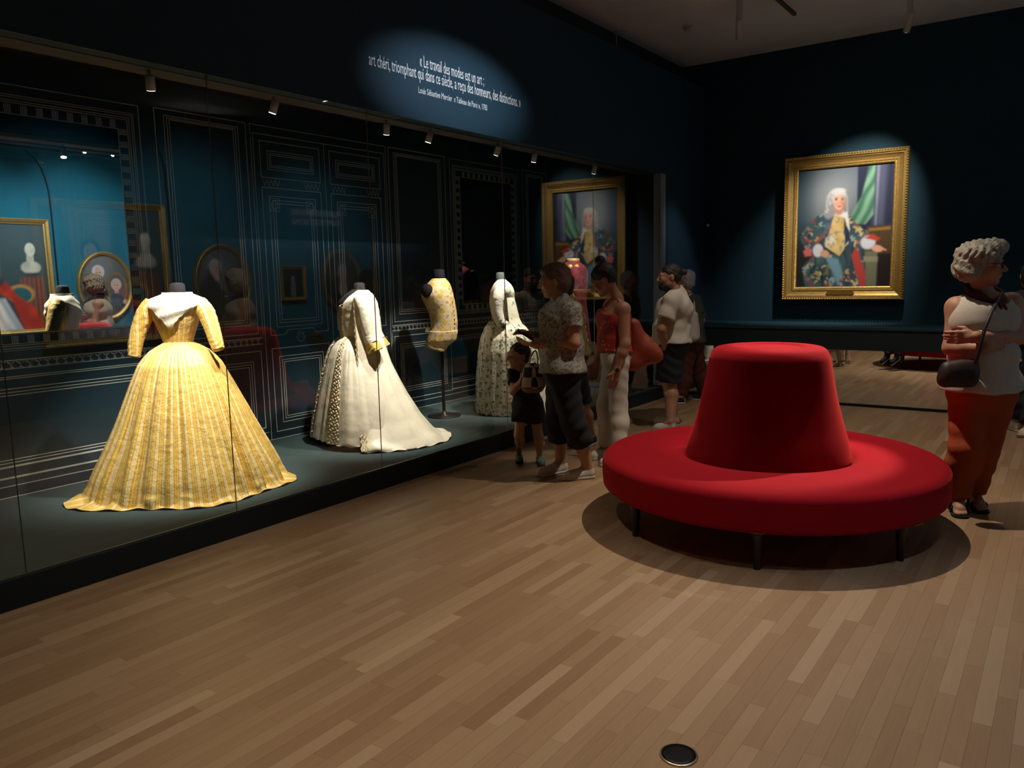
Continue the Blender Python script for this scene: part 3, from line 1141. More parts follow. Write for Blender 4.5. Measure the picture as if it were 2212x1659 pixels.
cv.lay(cv.ell(0.47, 0.66, 0.12, 0.12, 0.25), (222, 186, 164))
face(cv, 0.47, 0.44, 0.10, hair=(196, 190, 178), up=0.10)
t = thing('oval_painting', 'oval framed portrait of a lady with tall powdered hair, reflected in glass', 'painting')
oval_picture(t, 9.10, 1.55, 0.42, 0.50, cv, M['gold'])
# heading on the right wall and the black cable beside the pictures
for k, (body, sz, wdt, z) in enumerate((('PLAIRE ET S\u00c9DUIRE', 0.13, 0.98, 2.56), ('TAFFETAS ET SATINS', 0.13, 0.98, 2.41))):
    o = text_obj('heading_line', body, sz, (WX, 0, 0), (0, -1, 0), (0, 0, 1), M['white_letter'], wall_right, 1.0)
    ys = [v.co.y for v in o.data.vertices]
    kk = wdt / (max(ys) - min(ys))
    for v in o.data.vertices:
        v.co.y = 8.66 + (v.co.y - (max(ys) + min(ys)) / 2) * kk
        v.co.z += z
tag(tubeobj('cable', [(WX - 0.012, 5.83, 3.60), (WX - 0.012, 6.01, 3.42), (WX - 0.012, 6.11, 3.09), (WX - 0.012, 6.13, 2.7), (WX - 0.012, 6.13, 1.5), (WX - 0.012, 6.14, 0.02)], 0.011, M['black'], None, 8, 30), 'black cable running down the teal wall between two pictures', 'cable')

# ================================================================== round sofa
SX, SY = -1.50, 4.86
sf = thing('round_sofa', 'round red velvet sofa with tall conical back and black legs', 'sofa')
bm = bmesh.new()
prof = [(0.30, 0.215), (0.985, 0.215)]
for k in range(9):                              # underside curve, side, rounded upper lip
    t = k / 8
    prof.append((0.985 + 0.03 * math.sin(t * PI / 2), 0.222 + 0.02 * t))
prof += [(1.02, 0.30), (1.02, 0.365)]
for k in range(1, 9):
    t = k / 8 * PI / 2
    prof.append((0.96 + 0.06 * math.cos(t), 0.37 + 0.055 * math.sin(t)))
prof += [(0.85, 0.438), (0.70, 0.441), (0.56, 0.434), (0.525, 0.425), (0.505, 0.40), (0.50, 0.33), (0.30, 0.33)]
lathe(bm, [(r, z + 0.0) for r, z in prof], 128, SX, SY, False)
bobj('seat', bm, M['velvet'], sf, True)
bm = bmesh.new()
pr = spline([(0.478, 0.335), (0.490, 0.40), (0.490, 0.43), (0.470, 0.52), (0.438, 0.63), (0.405, 0.76), (0.380, 0.88), (0.361, 0.99), (0.350, 1.04), (0.325, 1.078), (0.285, 1.092), (0.22, 1.096)], 48).tolist()
pr = [(0.30, 0.332)] + pr + [(0.215, 1.094), (0.205, 1.080), (0.19, 1.078)]
lathe(bm, pr, 128, SX, SY, False)
bobj('backrest', bm, M['velvet'], sf, True)
bm = bmesh.new()
lathe(bm, [(0.0005, 1.090), (0.15, 1.089), (0.185, 1.084), (0.19, 1.06), (0.0005, 1.055)], 64, SX, SY, True)
bobj('top_cap', bm, M['velvet'], sf, True)
M['sofa_leg'] = mat('black_lacquer', (0.006, 0.005, 0.005), 0.3)
for k in range(7):
    a = math.radians(-126.5 + 360 / 7 * k)
    lx, ly = SX + 0.91 * math.cos(a), SY + 0.91 * math.sin(a)
    bm = bmesh.new()
    lathe(bm, [(0.017, 0.0), (0.019, 0.012), (0.024, 0.09), (0.030, 0.17), (0.036, 0.20), (0.036, 0.2149)], 20, lx, ly)
    leg = bobj('leg', bm, M['sofa_leg'], sf, True)
    bm = bmesh.new()
    for j in range(6):
        aa = a + (j - 2.5) * 0.012
        c = (SX + 1.006 * math.cos(aa), SY + 1.006 * math.sin(aa), 0.224)
        bmesh.ops.create_icosphere(bm, subdivisions=1, radius=0.004, matrix=Matrix.Translation(c))
    bobj('brass_nail', bm, M['brass'], sf)
rebase(sf, (SX, SY, 0))

# ---- round floor socket cover
fs = thing('floor_socket', 'round black floor socket cover with thin metal rim', 'floor socket')
bm = bmesh.new()
lathe(bm, [(0.0005, 0.0005), (0.052, 0.0005), (0.055, 0.004), (0.040, 0.0055), (0.0005, 0.006)], 40, -0.953, 2.236)
bobj('cover', bm, M['black'], fs, True)
bm = bmesh.new()
lathe(bm, [(0.0555, 0.0003), (0.062, 0.0003), (0.061, 0.005), (0.0555, 0.006)], 40, -0.953, 2.236, False)
bobj('rim', bm, mat('socket_rim', (0.5, 0.42, 0.3), 0.3, 0.9), fs, True)
rebase(fs, (-0.953, 2.236, 0))

# ---- ceiling fittings
def track_spot(loc, aim, label, group=None, lens='lamp_lens'):
    t = thing('track_spotlight', label, 'spotlight', group)
    x_, y_, z_ = loc
    boxobj('adapter_box', x_ - 0.025, x_ + 0.025, y_ - 0.03, y_ + 0.03, CZ - 0.23, CZ - 0.001, M['lamp_white'], t, 0.004)
    e = lamp_head('track_spotlight', (x_, y_, CZ - 0.23), aim, M['lamp_white'], M[lens], t, 0.034, 0.19, 0.06)
    rebase(t, (x_, y_, CZ))
    return e


GRP = 'track spotlights on the gallery ceiling'
seen = [((-1.48, 9.05, CZ), (-2.32, FY, 1.98), 430, 51, 'white track spotlight hanging before the gilt framed portrait')]
for loc, aim, w, cone, lab in seen:
    e = track_spot(loc, aim, lab)
    spot('portrait_light', e, aim, w, cone, 0.95, NEUT, 0.02)
e = track_spot((-2.90, 8.20, CZ), (-3.4, 9.6, 1.6), 'white track spotlight beside a thin rail and round smoke detector', None, 'lamp_white')
spot('corner_light', e, (-4.11, 9.62, 1.65), 90, 22, 1.0, COOL, 0.03)
rl = tag(boxobj('ceiling_rail', -2.60, -2.565, 8.25, 9.0, CZ - 0.03, CZ - 0.001, M['rail_grey']), 'thin dark rail fixed to the ceiling by a spotlight', 'rail')
for k, (loc, aim, w, cone, bl, col, rad, lab) in enumerate(ROOM_LAMPS + WALL_LAMPS):
    e = track_spot((loc[0], loc[1], CZ), aim, lab, GRP)
    spot('room_light', e, aim, w, cone, bl, col, rad)
e = track_spot((-1.70, 5.10, CZ), (GX, 5.10, 3.02), 'white track spotlight aimed at the quotation on the wall', GRP)
ql = spot('quotation_light', e, (GX, 5.13, 3.01), 240, 51, 0.95, COOL, 0.012)
ql.scale = (1.0, 0.38, 1.0)            # framing shutters: a wide low beam
for yy in (7.67, 8.19):
    e = track_spot((3.40, yy, CZ), (-5.7, 3.0, 2.4), 'white track spotlight on the ceiling beyond the teal wall', 'track spotlights beyond the teal wall', 'lamp_lens_bright')
sd = thing('smoke_detector', 'round white smoke detector on the ceiling', 'smoke detector')
bm = bmesh.new()
lathe(bm, [(0.055, CZ - 0.001), (0.057, CZ - 0.02), (0.05, CZ - 0.026)], 24, -3.66, 8.70)
bobj('base', bm, M['lamp_white'], sd, True)
bm = bmesh.new()
lathe(bm, [(0.04, CZ - 0.0265), (0.038, CZ - 0.045), (0.02, CZ - 0.052)], 24, -3.66, 8.70)
bobj('sensor_cap', bm, M['lamp_white'], sd, True)
rebase(sd, (-3.66, 8.70, CZ))
hk = thing('ceiling_hook', 'thin pale rod hanging from the ceiling above the case', 'hook')
tubeobj('rod', [(-4.36, 8.35, CZ - 0.002), (-4.36, 8.35, CZ - 0.17)], 0.006, M['lamp_white'], hk, 8)
boxobj('clamp', -4.385, -4.335, 8.33, 8.37, CZ - 0.03, CZ - 0.003, M['lamp_white'], hk, 0.003)
rebase(hk, (-4.36, 8.35, CZ))
sn = thing('wall_sensor', 'tiny white sensor on the dark wall near the corner', 'sensor')
boxobj('bracket', -4.045, -4.015, FY - 0.03, FY - 0.001, 2.185, 2.23, M['black'], sn)
bm = bmesh.new()
bmesh.ops.create_uvsphere(bm, u_segments=12, v_segments=8, radius=0.02, matrix=Matrix.Translation((-4.03, FY - 0.04, 2.165)))
bobj('sensor_eye', bm, mat('sensor_white', (0.8, 0.8, 0.78), 0.4), sn, True)
rebase(sn, (-4.03, FY, 2.17))

# ================================================================== costumes in the case
PZ = 0.1605                                             # top of the platform


def loc3(base, s, t, z):
    """s to the picture's right, t towards the viewer, z up; arrays welcome"""
    s, t, z = np.broadcast_arrays(np.asarray(s, float), np.asarray(t, float), np.asarray(z, float))
    return np.stack([base[0] + s * RGT[0] - t * FWD[0], base[1] + s * RGT[1] - t * FWD[1], z], -1)


def sst(x, a, b):
    t = np.clip((x - a) / (b - a), 0, 1)
    return t * t * (3 - 2 * t)


class Skirt:
    """pleated skirt hanging from a waist ellipse to a hem outline, with a train where the outline runs far out"""

    def __init__(self, base, c, zw, rw, hem, prof, hb=0.6, fine=(44, 0.03), folds=(15, 0.02), hem_z=None, seed=1, sq=1.0, train=0.86):
        self.base, self.c, self.zw, self.rw = base, c, zw, rw
        a = np.array([h[0] for h in hem], float)
        r = np.array([h[1] for h in hem], float)
        self.ha = np.concatenate([a - 360, a, a + 360])
        self.hr = np.concatenate([r, r, r])
        self.pf = np.array([p[0] for p in prof])
        self.pg = np.array([p[1] for p in prof])
        self.hb, self.fine, self.folds, self.sq, self.train = hb, fine, folds, sq, train
        self.hem_z = hem_z or (lambda th: 0 * th)
        rs = np.random.RandomState(seed)
        self.ph = rs.rand(8) * 6.28
        self.am = rs.rand(8)

    def pos(self, th, v, off=0.0):
        """th radians (0 = picture right, pi/2 = towards viewer), v 0..1 from waist to hem edge"""
        th, v = np.broadcast_arrays(np.asarray(th, float), np.asarray(v, float))
        deg = np.degrees(th) % 360
        h = np.interp(deg, self.ha, self.hr)
        h = (h + np.interp((deg + 8), self.ha, self.hr) + np.interp((deg - 8), self.ha, self.hr)) / 3
        f = np.clip(v / self.train, 0, 1)
        w = np.clip((v - self.train) / (1 - self.train), 0, 1)
        g = np.interp(f, self.pf, self.pg)
        hb = np.minimum(h, self.hb)
        ex = h - hb
        rw = self.rw
        zb = PZ + 0.004 + self.hem_z(th)
        r = rw + (hb - rw) * g + ex * (0.30 * sst(f, 0.45, 1.0) + 0.70 * w)
        z = self.zw - (self.zw - zb) * f
        p, q = self.ph, self.am
        tw = th + 0.06 * np.sin(3 * th + p[0]) + 0.04 * np.sin(7 * th + p[1])
        n1, a1 = self.fine
        n2, a2 = self.folds
        e1 = a1 * np.exp(-f * 3.2) * sst(f, -0.02, 0.05)
        pl = np.abs(np.sin(tw * n1 / 2)) ** 0.8 - 0.6
        tw2 = tw + 0.025 * np.sin(f * 4 + p[2] + 5 * th)
        amp = 0.55 + 0.45 * np.sin(5 * th + p[3]) + 0.3 * np.sin(11 * th + p[4])
        fo = (np.abs(np.sin(tw2 * n2 / 2 + p[5])) ** 1.2 - 0.55) * amp
        fo2 = np.sin(tw2 * n2 * 1.7 + p[6]) * 0.35
        e2 = a2 * (0.15 + 0.85 * sst(f, 0.12, 0.8)) * (1 - 0.75 * w)
        r = r + (r / 0.4) * e1 * pl + e2 * (fo + fo2) + off
        z = z + (0.010 * (1 - w) + 0.006) * w * (np.sin(th * 23 + p[7]) + 1) + 0.5 * e2 * sst(f, 0.9, 1.0) * (1 + np.sin(tw2 * n2)) * (1 - w)
        z = np.maximum(z, PZ + 0.003)
        return loc3(self.base, self.c[0] + r * np.cos(th), self.c[1] + self.sq * r * np.sin(th), z + off * 0.3)

    def mesh(self, name, nu=420, nv=72, a0=None, a1=None, stripes=60):
        closed = a0 is None
        th = np.linspace(0, 2 * PI, nu, endpoint=False) if closed else np.linspace(a0, a1, nu)
        v = np.concatenate([np.linspace(0, 0.25, nv // 3, endpoint=False), np.linspace(0.25, 1, nv - nv // 3)])
        P = self.pos(th[None, :], v[:, None])
        uu = np.linspace(0, stripes, nu + (1 if closed else 0))
        uv = np.stack(np.broadcast_arrays(uu[None, :], v[:, None]), -1)
        return grid_mesh(name, P, closed, uv)


def rings_mesh(name, base, rings, n=64, res=40, stripes=20, a0=None, a1=None, wr=0.0):
    """rings: (z, s, t, rs, rt) rows, splined"""
    R = spline(rings, res)
    th = np.linspace(0, 2 * PI, n, endpoint=False) if a0 is None else np.linspace(a0, a1, n)
    z = R[:, 0][:, None]
    w = 1 + wr * np.sin(z * 90 + 3 * np.sin(th * 3)[None, :]) * np.sin(th * 5)[None, :]
    P = loc3(base, R[:, 1][:, None] + R[:, 3][:, None] * np.cos(th) * w, R[:, 2][:, None] + R[:, 4][:, None] * np.sin(th) * w, z)
    uu = np.linspace(0, stripes, n + (1 if a0 is None else 0))
    uv = np.stack(np.broadcast_arrays(uu[None, :], np.linspace(0, 1, res)[:, None]), -1)
    return grid_mesh(name, P, a0 is None, uv, cap=a0 is None)


def sleeve_mesh(name, base, pts, rad, res=36, n=28, stripes=6, wr=0.004, seed=0):
    """pts: (s, t, z)"""
    p = spline([loc3(base, *q) for q in pts], res)
    r = np.interp(np.linspace(0, 1, res), np.linspace(0, 1, len(rad)), rad)
    T = tube_pts(p, r, n)
    c = p[:, None, :]
    k = np.linspace(0, 1, res)[:, None]
    th = np.arange(n)[None, :] * 2 * PI / n
    w = 0.42 * wr * (np.sin(k * 61 + 3.5 * np.sin(th * 2 + seed + 5 * k)) * (0.5 + 0.5 * np.sin(th + 9 * k)) + 0.6 * np.sin(k * 97 + th * 4 + seed))
    T = c + (T - c) * (1 + w / np.maximum(r[:, None], 0.01))[..., None]
    uu = np.linspace(0, stripes, n + 1)
    uv = np.stack(np.broadcast_arrays(uu[None, :], np.linspace(0, 1, res)[:, None]), -1)
    return grid_mesh(name, T, True, uv, cap=True)


def mk_stripe():
    t = NT('yellow_striped_silk')
    uv = t.n('ShaderNodeUVMap').outputs[0]
    sp = t.n('ShaderNodeSeparateXYZ')
    t.l(uv, sp.inputs[0])
    f = t.math('FRACT', sp.outputs['X'])
    tri = t.math('ABSOLUTE', t.math('SUBTRACT', f, 0.5))
    a = t.ramp(tri, [(0.0, (0.78, 0.62, 0.33)), (0.17, (0.78, 0.62, 0.33)), (0.20, (0.64, 0.37, 0.035)), (0.33, (0.64, 0.37, 0.035)), (0.36, (0.80, 0.66, 0.38)), (0.41, (0.64, 0.40, 0.06)), (0.5, (0.64, 0.40, 0.06))])
    oc = t.n('ShaderNodeTexCoord').outputs['Object']
    nz = t.noise(22, 4, oc)
    t.l(t.mix(t.math('MULTIPLY', nz, 0.30), a, (0.55, 0.37, 0.08)), t.b.inputs['Base Color'])
    t.b.inputs['Roughness'].default_value = 0.42
    t.b.inputs['Specular IOR Level'].default_value = 0.4
    w1 = t.noise(17, 4, oc, 0.6)
    t.bump(w1, 0.5, 0.02)
    return t.m


def mk_floral(name, ground, cols, scale, dens=0.62, stripes=None):
    """scattered blossoms over a pale ground, denser along upright bands"""
    t = NT(name)
    oc = t.n('ShaderNodeTexCoord').outputs['Object']
    base = t.mix(t.noise(12, 3, oc), ground, tuple(c * 0.85 for c in ground))
    col = base
    for k, (c, sc, th) in enumerate(cols):
        vo = t.n('ShaderNodeTexVoronoi')
        vo.inputs['Scale'].default_value = scale * sc
        mp = t.n('ShaderNodeMapping')
        mp.inputs['Location'].default_value = (k * 3.1, k * 1.7, k * 2.3)
        t.l(oc, mp.inputs['Vector'])
        t.l(mp.outputs[0], vo.inputs['Vector'])
        wob = t.noise(scale * sc * 3, 2, oc)
        d = t.math('ADD', vo.outputs['Distance'], t.math('MULTIPLY', t.math('SUBTRACT', wob, 0.5), 0.35))
        m_ = t.math('LESS_THAN', d, th)
        if stripes is not None:
            uv = t.n('ShaderNodeUVMap').outputs[0]
            sp = t.n('ShaderNodeSeparateXYZ')
            t.l(uv, sp.inputs[0])
            f = t.math('FRACT', t.math('ADD', sp.outputs['X'], 0.13 * k))
            m_ = t.math('MULTIPLY', m_, t.math('LESS_THAN', f, stripes))
        col = t.mix(m_, col, c)
    t.l(col, t.b.inputs['Base Color'])
    t.b.inputs['Roughness'].default_value = 0.7
    t.bump(t.noise(30, 4, oc), 0.4, 0.01)
    return t.m


M['silk_yellow'] = mk_stripe()
M['muslin'] = mat('white_muslin', (0.72, 0.66, 0.55), 0.85, nscale=60, var=0.08, bump=0.2)
M['silk_cream'] = mat('cream_silk', (0.78, 0.70, 0.55), 0.45, nscale=14, var=0.10, bump=0.5)
M['ruffle_cream'] = mat('cream_ruffle', (0.66, 0.56, 0.38), 0.7, nscale=45, var=0.35, bump=0.6)
M['lace_gold'] = mat('gold_lace', (0.50, 0.33, 0.08), 0.6, nscale=80, var=0.5, bump=0.5)
M['print_green'] = mk_floral('green_sprig_cotton', (0.74, 0.66, 0.52), [((0.20, 0.26, 0.13), 0.8, 0.34), ((0.06, 0.12, 0.05), 1.0, 0.27), ((0.30, 0.17, 0.13), 1.9, 0.24), ((0.05, 0.09, 0.04), 2.0, 0.26)], 22, stripes=0.72)
M['print_leaf'] = mk_floral('pale_leaf_cotton', (0.76, 0.69, 0.54), [((0.22, 0.34, 0.26), 0.5, 0.22), ((0.10, 0.18, 0.08), 1.3, 0.20), ((0.34, 0.22, 0.16), 1.9, 0.14)], 22)
M['brocade'] = mk_floral('yellow_flower_brocade', (0.74, 0.58, 0.32), [((0.66, 0.44, 0.08), 0.7, 0.42), ((0.50, 0.30, 0.22), 0.9, 0.30), ((0.30, 0.16, 0.10), 1.6, 0.18)], 22)
M['coat_red'] = mat('crimson_velvet', (0.13, 0.004, 0.014), 0.8, nscale=40, var=0.25, sheen=0.15, sheen_tint=(0.9, 0.2, 0.25))
M['gold_thread'] = mat('gold_embroidery', (0.60, 0.38, 0.12), 0.5, 0.3, nscale=90, var=0.45, bump=0.5)
M['hole_black'] = M['manikin_black']

# ---- yellow striped gown, seen from behind
B = (-4.95, 3.05)
g = thing('striped_gown', 'yellow and cream striped silk gown with white kerchief and spreading train', 'gown')
prof_y = [(0, 0), (0.03, 0.10), (0.06, 0.20), (0.10, 0.28), (0.15, 0.36), (0.22, 0.425), (0.28, 0.48), (0.47, 0.635), (0.69, 0.79), (0.87, 0.93), (1, 1)]
hem_y = [(0, 0.70), (20, 0.60), (45, 0.66), (62, 0.69), (80, 0.62), (95, 0.60), (115, 0.68), (135, 0.80), (150, 0.78), (165, 0.66), (180, 0.56), (210, 0.52), (240, 0.50), (270, 0.50), (300, 0.52), (325, 0.62), (345, 0.74)]
sk = Skirt(B, (0.035, 0.0), 1.165, 0.085, hem_y, prof_y, 0.585, (56, 0.020), (17, 0.046), seed=4, sq=0.95)
obj('skirt', sk.mesh('skirt', 560, 84, stripes=66), M['silk_yellow'], g, True)
tor = [(1.135, 0.033, 0, 0.098, 0.083), (1.17, 0.033, 0, 0.100, 0.085), (1.24, 0.033, 0, 0.124, 0.098), (1.31, 0.033, 0, 0.150, 0.112), (1.37, 0.035, 0, 0.164, 0.114), (1.41, 0.037, 0, 0.186, 0.104), (1.438, 0.039, 0, 0.190, 0.086), (1.464, 0.045, 0, 0.135, 0.074), (1.482, 0.05, 0, 0.092, 0.066)]
obj('bodice', rings_mesh('bodice', B, tor, 72, 44, 24, wr=0.006), M['silk_yellow'], g, True)
for s_, pts in ((-1, [(-0.115, 0, 1.415), (-0.165, 0.01, 1.36), (-0.212, 0.03, 1.25), (-0.236, 0.05, 1.15), (-0.246, 0.065, 1.07)]), (1, [(0.185, 0, 1.41), (0.235, 0.01, 1.355), (0.275, 0.03, 1.26), (0.302, 0.05, 1.18), (0.326, 0.065, 1.105)])):
    obj('sleeve', sleeve_mesh('sleeve', B, pts, [0.062, 0.060, 0.052, 0.047, 0.040], seed=s_, wr=0.006), M['silk_yellow'], g, True)
# kerchief following the bodice, drawn to a point at the back
Rt = spline(tor, 80)
th = np.linspace(0, 2 * PI, 121)
dev = np.abs(((np.degrees(th) - 90 + 180) % 360) - 180)
zl = np.interp(dev, [0, 8, 20, 40, 58, 75, 90, 120, 150, 180], [1.238, 1.268, 1.315, 1.365, 1.395, 1.415, 1.425, 1.41, 1.33, 1.25]) + 0.005 * np.sin(th * 34)
k = np.linspace(0, 1, 30)[:, None]
Z = 1.492 + (zl[None, :] - 1.492) * k
f = lambda j: np.interp(Z, Rt[:, 0], Rt[:, j])
wav = 0.004 * np.sin(Z * 80 + th * 4)
P = loc3(B, f(1) + (f(3) + 0.012 + wav) * np.cos(th), f(2) + (f(4) + 0.012 + wav) * np.sin(th), Z)
ko = obj('kerchief', grid_mesh('kerchief', P), M['muslin'], g, True)
md = ko.modifiers.new('thick', 'SOLIDIFY')
md.thickness = 0.004
bm = bmesh.new()
c_ = loc3(B, 0.05, -0.01, 0)
lathe(bm, [(0.058, 1.46), (0.05, 1.50), (0.048, 1.545), (0.03, 1.556), (0.0005, 1.558)], 24, float(c_[0]), float(c_[1]))
bobj('manikin_neck', bm, M['manikin_black'], g, True)
rebase(g, (B[0], B[1], PZ))

# ---- cream gown in profile, front to the picture's left
B = (-4.85, 4.85)
g = thing('cream_gown', 'cream silk gown with ruched trimmings and sweeping train', 'gown')
prof_c = [(0, 0), (0.05, 0.17), (0.12, 0.32), (0.2, 0.42), (0.35, 0.56), (0.6, 0.76), (0.85, 0.93), (1, 1)]
hem_c = [(0, 0.46), (45, 0.52), (90, 0.46), (120, 0.37), (150, 0.36), (180, 0.40), (205, 0.44), (235, 0.42), (270, 0.42), (315, 0.46)]
sk = Skirt(B, (-0.185, 0.0), 1.075, 0.095, hem_c, prof_c, 0.60, (40, 0.010), (9, 0.016), hem_z=lambda th: 0.035 + 0.02 * np.cos(th - PI), seed=9, train=0.97)
obj('petticoat', sk.mesh('petticoat', 360, 60), M['silk_cream'], g, True)
# over-gown with sack back falling from the shoulders into the train
hem_t = [(0, 0.795), (14, 0.78), (28, 0.70), (45, 0.64), (62, 0.58), (75, 0.54), (90, 0.50), (270, 0.50), (290, 0.62), (320, 0.80), (345, 0.82)]
prof_t = [(0, 0), (0.1, 0.035), (0.24, 0.12), (0.46, 0.27), (0.68, 0.48), (0.84, 0.67), (0.95, 0.86), (1, 1)]
st = Skirt(B, (-0.185, 0.0), 1.40, 0.17, hem_t, prof_t, 0.70, (8, 0.0), (7, 0.030), seed=3, train=0.93)
obj('over_gown', st.mesh('over_gown', 220, 70, math.radians(-88), math.radians(74)), M['silk_cream'], g, True)
tor = [(1.04, -0.185, 0, 0.098, 0.085), (1.09, -0.188, 0, 0.100, 0.088), (1.17, -0.185, 0, 0.115, 0.105), (1.26, -0.175, 0, 0.122, 0.125), (1.34, -0.160, 0, 0.125, 0.145), (1.40, -0.125, 0, 0.105, 0.155), (1.44, -0.095, 0, 0.072, 0.130), (1.462, -0.09, 0, 0.045, 0.09)]
obj('bodice', rings_mesh('bodice', B, tor, 64, 40, wr=0.008), M['silk_cream'], g, True)
for sg in (1, -1):
    obj('sleeve', sleeve_mesh('sleeve', B, [(-0.085, sg * 0.135, 1.40), (-0.055, sg * 0.17, 1.33), (-0.035, sg * 0.185, 1.20), (-0.02, sg * 0.19, 1.09), (0.0, sg * 0.19, 1.03)], [0.062, 0.062, 0.057, 0.05, 0.055], wr=0.004, seed=sg), M['silk_cream'], g, True)
    cuff = sleeve_mesh('cuff_ruffle', B, [(-0.005, sg * 0.19, 1.05), (0.008, sg * 0.192, 1.01), (0.03, sg * 0.195, 0.955)], [0.045, 0.058, 0.066], 16, 36, wr=0.012, seed=sg)
    obj('cuff_ruffle', cuff, M['lace_gold'], g, True)
# ruched bands down the petticoat and bodice
def ruche(sk_, th0, w, v0, v1, name='ruched_trim', m=None, par=None, amp=0.010, off=0.008):
    nu, nv = 26, 150
    uu = np.linspace(-1, 1, nu)[None, :]
    vv = np.linspace(v0, v1, nv)[:, None]
    th_ = th0 + uu * w * (0.5 + 0.5 * vv) + 0.012 * np.sin(vv * 160) * np.sign(uu) * np.abs(uu)
    o_ = off + amp * (0.5 + 0.5 * np.sin(vv * 210 + 2.4 * np.sin(uu * 5))) * (1 - np.abs(uu) ** 4) + 0.004 * np.sin(uu * 14 + vv * 90)
    P = sk_.pos(th_ + 0 * vv, vv + 0 * uu, o_)
    return obj(name, grid_mesh(name, P), m or M['ruffle_cream'], par, True)


ruche(sk, math.radians(112), 0.20, 0.01, 0.985, par=g, amp=0.014)
ruche(sk, math.radians(172), 0.17, 0.01, 0.985, par=g, amp=0.014)
# furbelow edges of the over-gown and bodice front
for a_ in (math.radians(74), math.radians(-88)):
    ruche(st, a_, 0.05, 0.02, 0.96, 'gown_edge_trim', par=g, amp=0.008)
P = []
for k in np.linspace(0, 1, 60):
    zz = 1.06 + k * 0.29
    j = np.interp(zz, [r[0] for r in tor], [r[1] for r in tor]), np.interp(zz, [r[0] for r in tor], [r[3] for r in tor]), np.interp(zz, [r[0] for r in tor], [r[4] for r in tor])
    row = []
    for u_ in np.linspace(-1, 1, 14):
        an = PI * 0.86 + u_ * 0.55
        o_ = 0.006 + 0.007 * (0.5 + 0.5 * math.sin(k * 70 + 2 * math.sin(u_ * 6)))
        row.append(loc3(B, j[0] + (j[1] + o_) * math.cos(an), (j[2] + o_) * math.sin(an), zz))
    P.append(row)
obj('stomacher_ruche', grid_mesh('stomacher_ruche', np.array(P)), M['ruffle_cream'], g, True)
bm = bmesh.new()
c_ = loc3(B, -0.115, 0.0, 0)
lathe(bm, [(0.075, 1.42), (0.058, 1.455), (0.047, 1.48), (0.046, 1.515), (0.03, 1.525), (0.0005, 1.527)], 24, float(c_[0]), float(c_[1]))
bobj('manikin_neck', bm, M['manikin_black'], g, True)
obj('manikin_chest', rings_mesh('manikin_chest', B, [(1.30, -0.18, 0, 0.118, 0.12), (1.36, -0.178, 0, 0.122, 0.125), (1.42, -0.15, 0, 0.095, 0.11), (1.47, -0.125, 0, 0.05, 0.06)], 32, 16), M['manikin_black'], g, True)
rebase(g, (B[0], B[1], PZ))

# ---- yellow flowered waistcoat on a stand
B = (-5.148, 6.061)
g = thing('waistcoat_stand', 'sleeveless yellow flowered waistcoat on a dark round-based stand', 'waistcoat')
lr = [(0.885, -0.150, 0.095), (0.93, -0.140, 0.150), (1.00, -0.118, 0.166), (1.09, -0.094, 0.174), (1.16, -0.100, 0.172), (1.23, -0.118, 0.166), (1.32, -0.160, 0.154), (1.39, -0.178, 0.140), (1.45, -0.150, 0.126), (1.50, -0.110, 0.105), (1.545, -0.062, 0.068)]
rg = [(z_, (a_ + b_) / 2, 0.0, (b_ - a_) / 2, min((b_ - a_) / 2 * 0.95, 0.155)) for z_, a_, b_ in lr]
wo = obj('waistcoat', rings_mesh('waistcoat', B, rg, 64, 44, 14, wr=0.004), M['brocade'], g, True)
# long skirts of the waistcoat dipping towards the front
def flap(a0, a1, zt, zb0, zb1, out, m):
    n, mr_ = 30, 14
    an = np.linspace(math.radians(a0), math.radians(a1), n)[None, :]
    k_ = np.linspace(0, 1, mr_)[:, None]
    u_ = np.linspace(0, 1, n)[None, :]
    zb = zb0 + (zb1 - zb0) * u_
    Z_ = zt + (zb - zt) * k_
    L_ = np.interp(Z_, [r[0] for r in lr], [r[1] for r in lr])
    R_ = np.interp(Z_, [r[0] for r in lr], [r[2] for r in lr])
    cs, rs_ = (L_ + R_) / 2, np.maximum((R_ - L_) / 2, 0.128) + out
    return grid_mesh('skirt_flap', loc3(B, cs + rs_ * np.cos(an), rs_ * np.sin(an), Z_))


for a0, a1, zb0, zb1 in ((172, 62, 0.885, 0.822), (62, 8, 0.822, 0.93), (352, 300, 0.93, 0.86), (300, 200, 0.85, 0.87)):
    o = obj('skirt_flap', flap(a0, a1, 1.03, zb0, zb1, 0.006, None), M['brocade'], g, True)
    md = o.modifiers.new('thick', 'SOLIDIFY')
    md.thickness = 0.004
    md.offset = 1
bm = bmesh.new()
c_ = loc3(B, -0.105, 0.115, 1.425)
bmesh.ops.create_uvsphere(bm, u_segments=24, v_segments=16, radius=1.0)
for v in bm.verts:
    q_ = loc3((0, 0), v.co.x * 0.060, v.co.y * 0.045, v.co.z * 0.070)
    v.co = Vector((c_ + q_).tolist())
bobj('armhole_cap', bm, M['hole_black'], g, True)
bm = bmesh.new()
c_ = loc3(B, 0.004, 0, 0)
lathe(bm, [(0.066, 1.525), (0.060, 1.56), (0.057, 1.622), (0.045, 1.634), (0.0005, 1.636)], 28, float(c_[0]), float(c_[1]))
bobj('manikin_neck', bm, M['manikin_black'], g, True)
bm = bmesh.new()
c_ = loc3(B, 0.01, 0, 0)
lathe(bm, [(0.016, PZ + 0.012), (0.016, 0.95)], 16, float(c_[0]), float(c_[1]))
bobj('pole', bm, M['steel'], g, True)
bm = bmesh.new()
lathe(bm, [(0.17, PZ), (0.172, PZ + 0.006), (0.165, PZ + 0.011), (0.03, PZ + 0.012), (0.022, PZ + 0.05)], 40, float(c_[0]), float(c_[1]))
bobj('base_plate', bm, M['steel'], g, True)
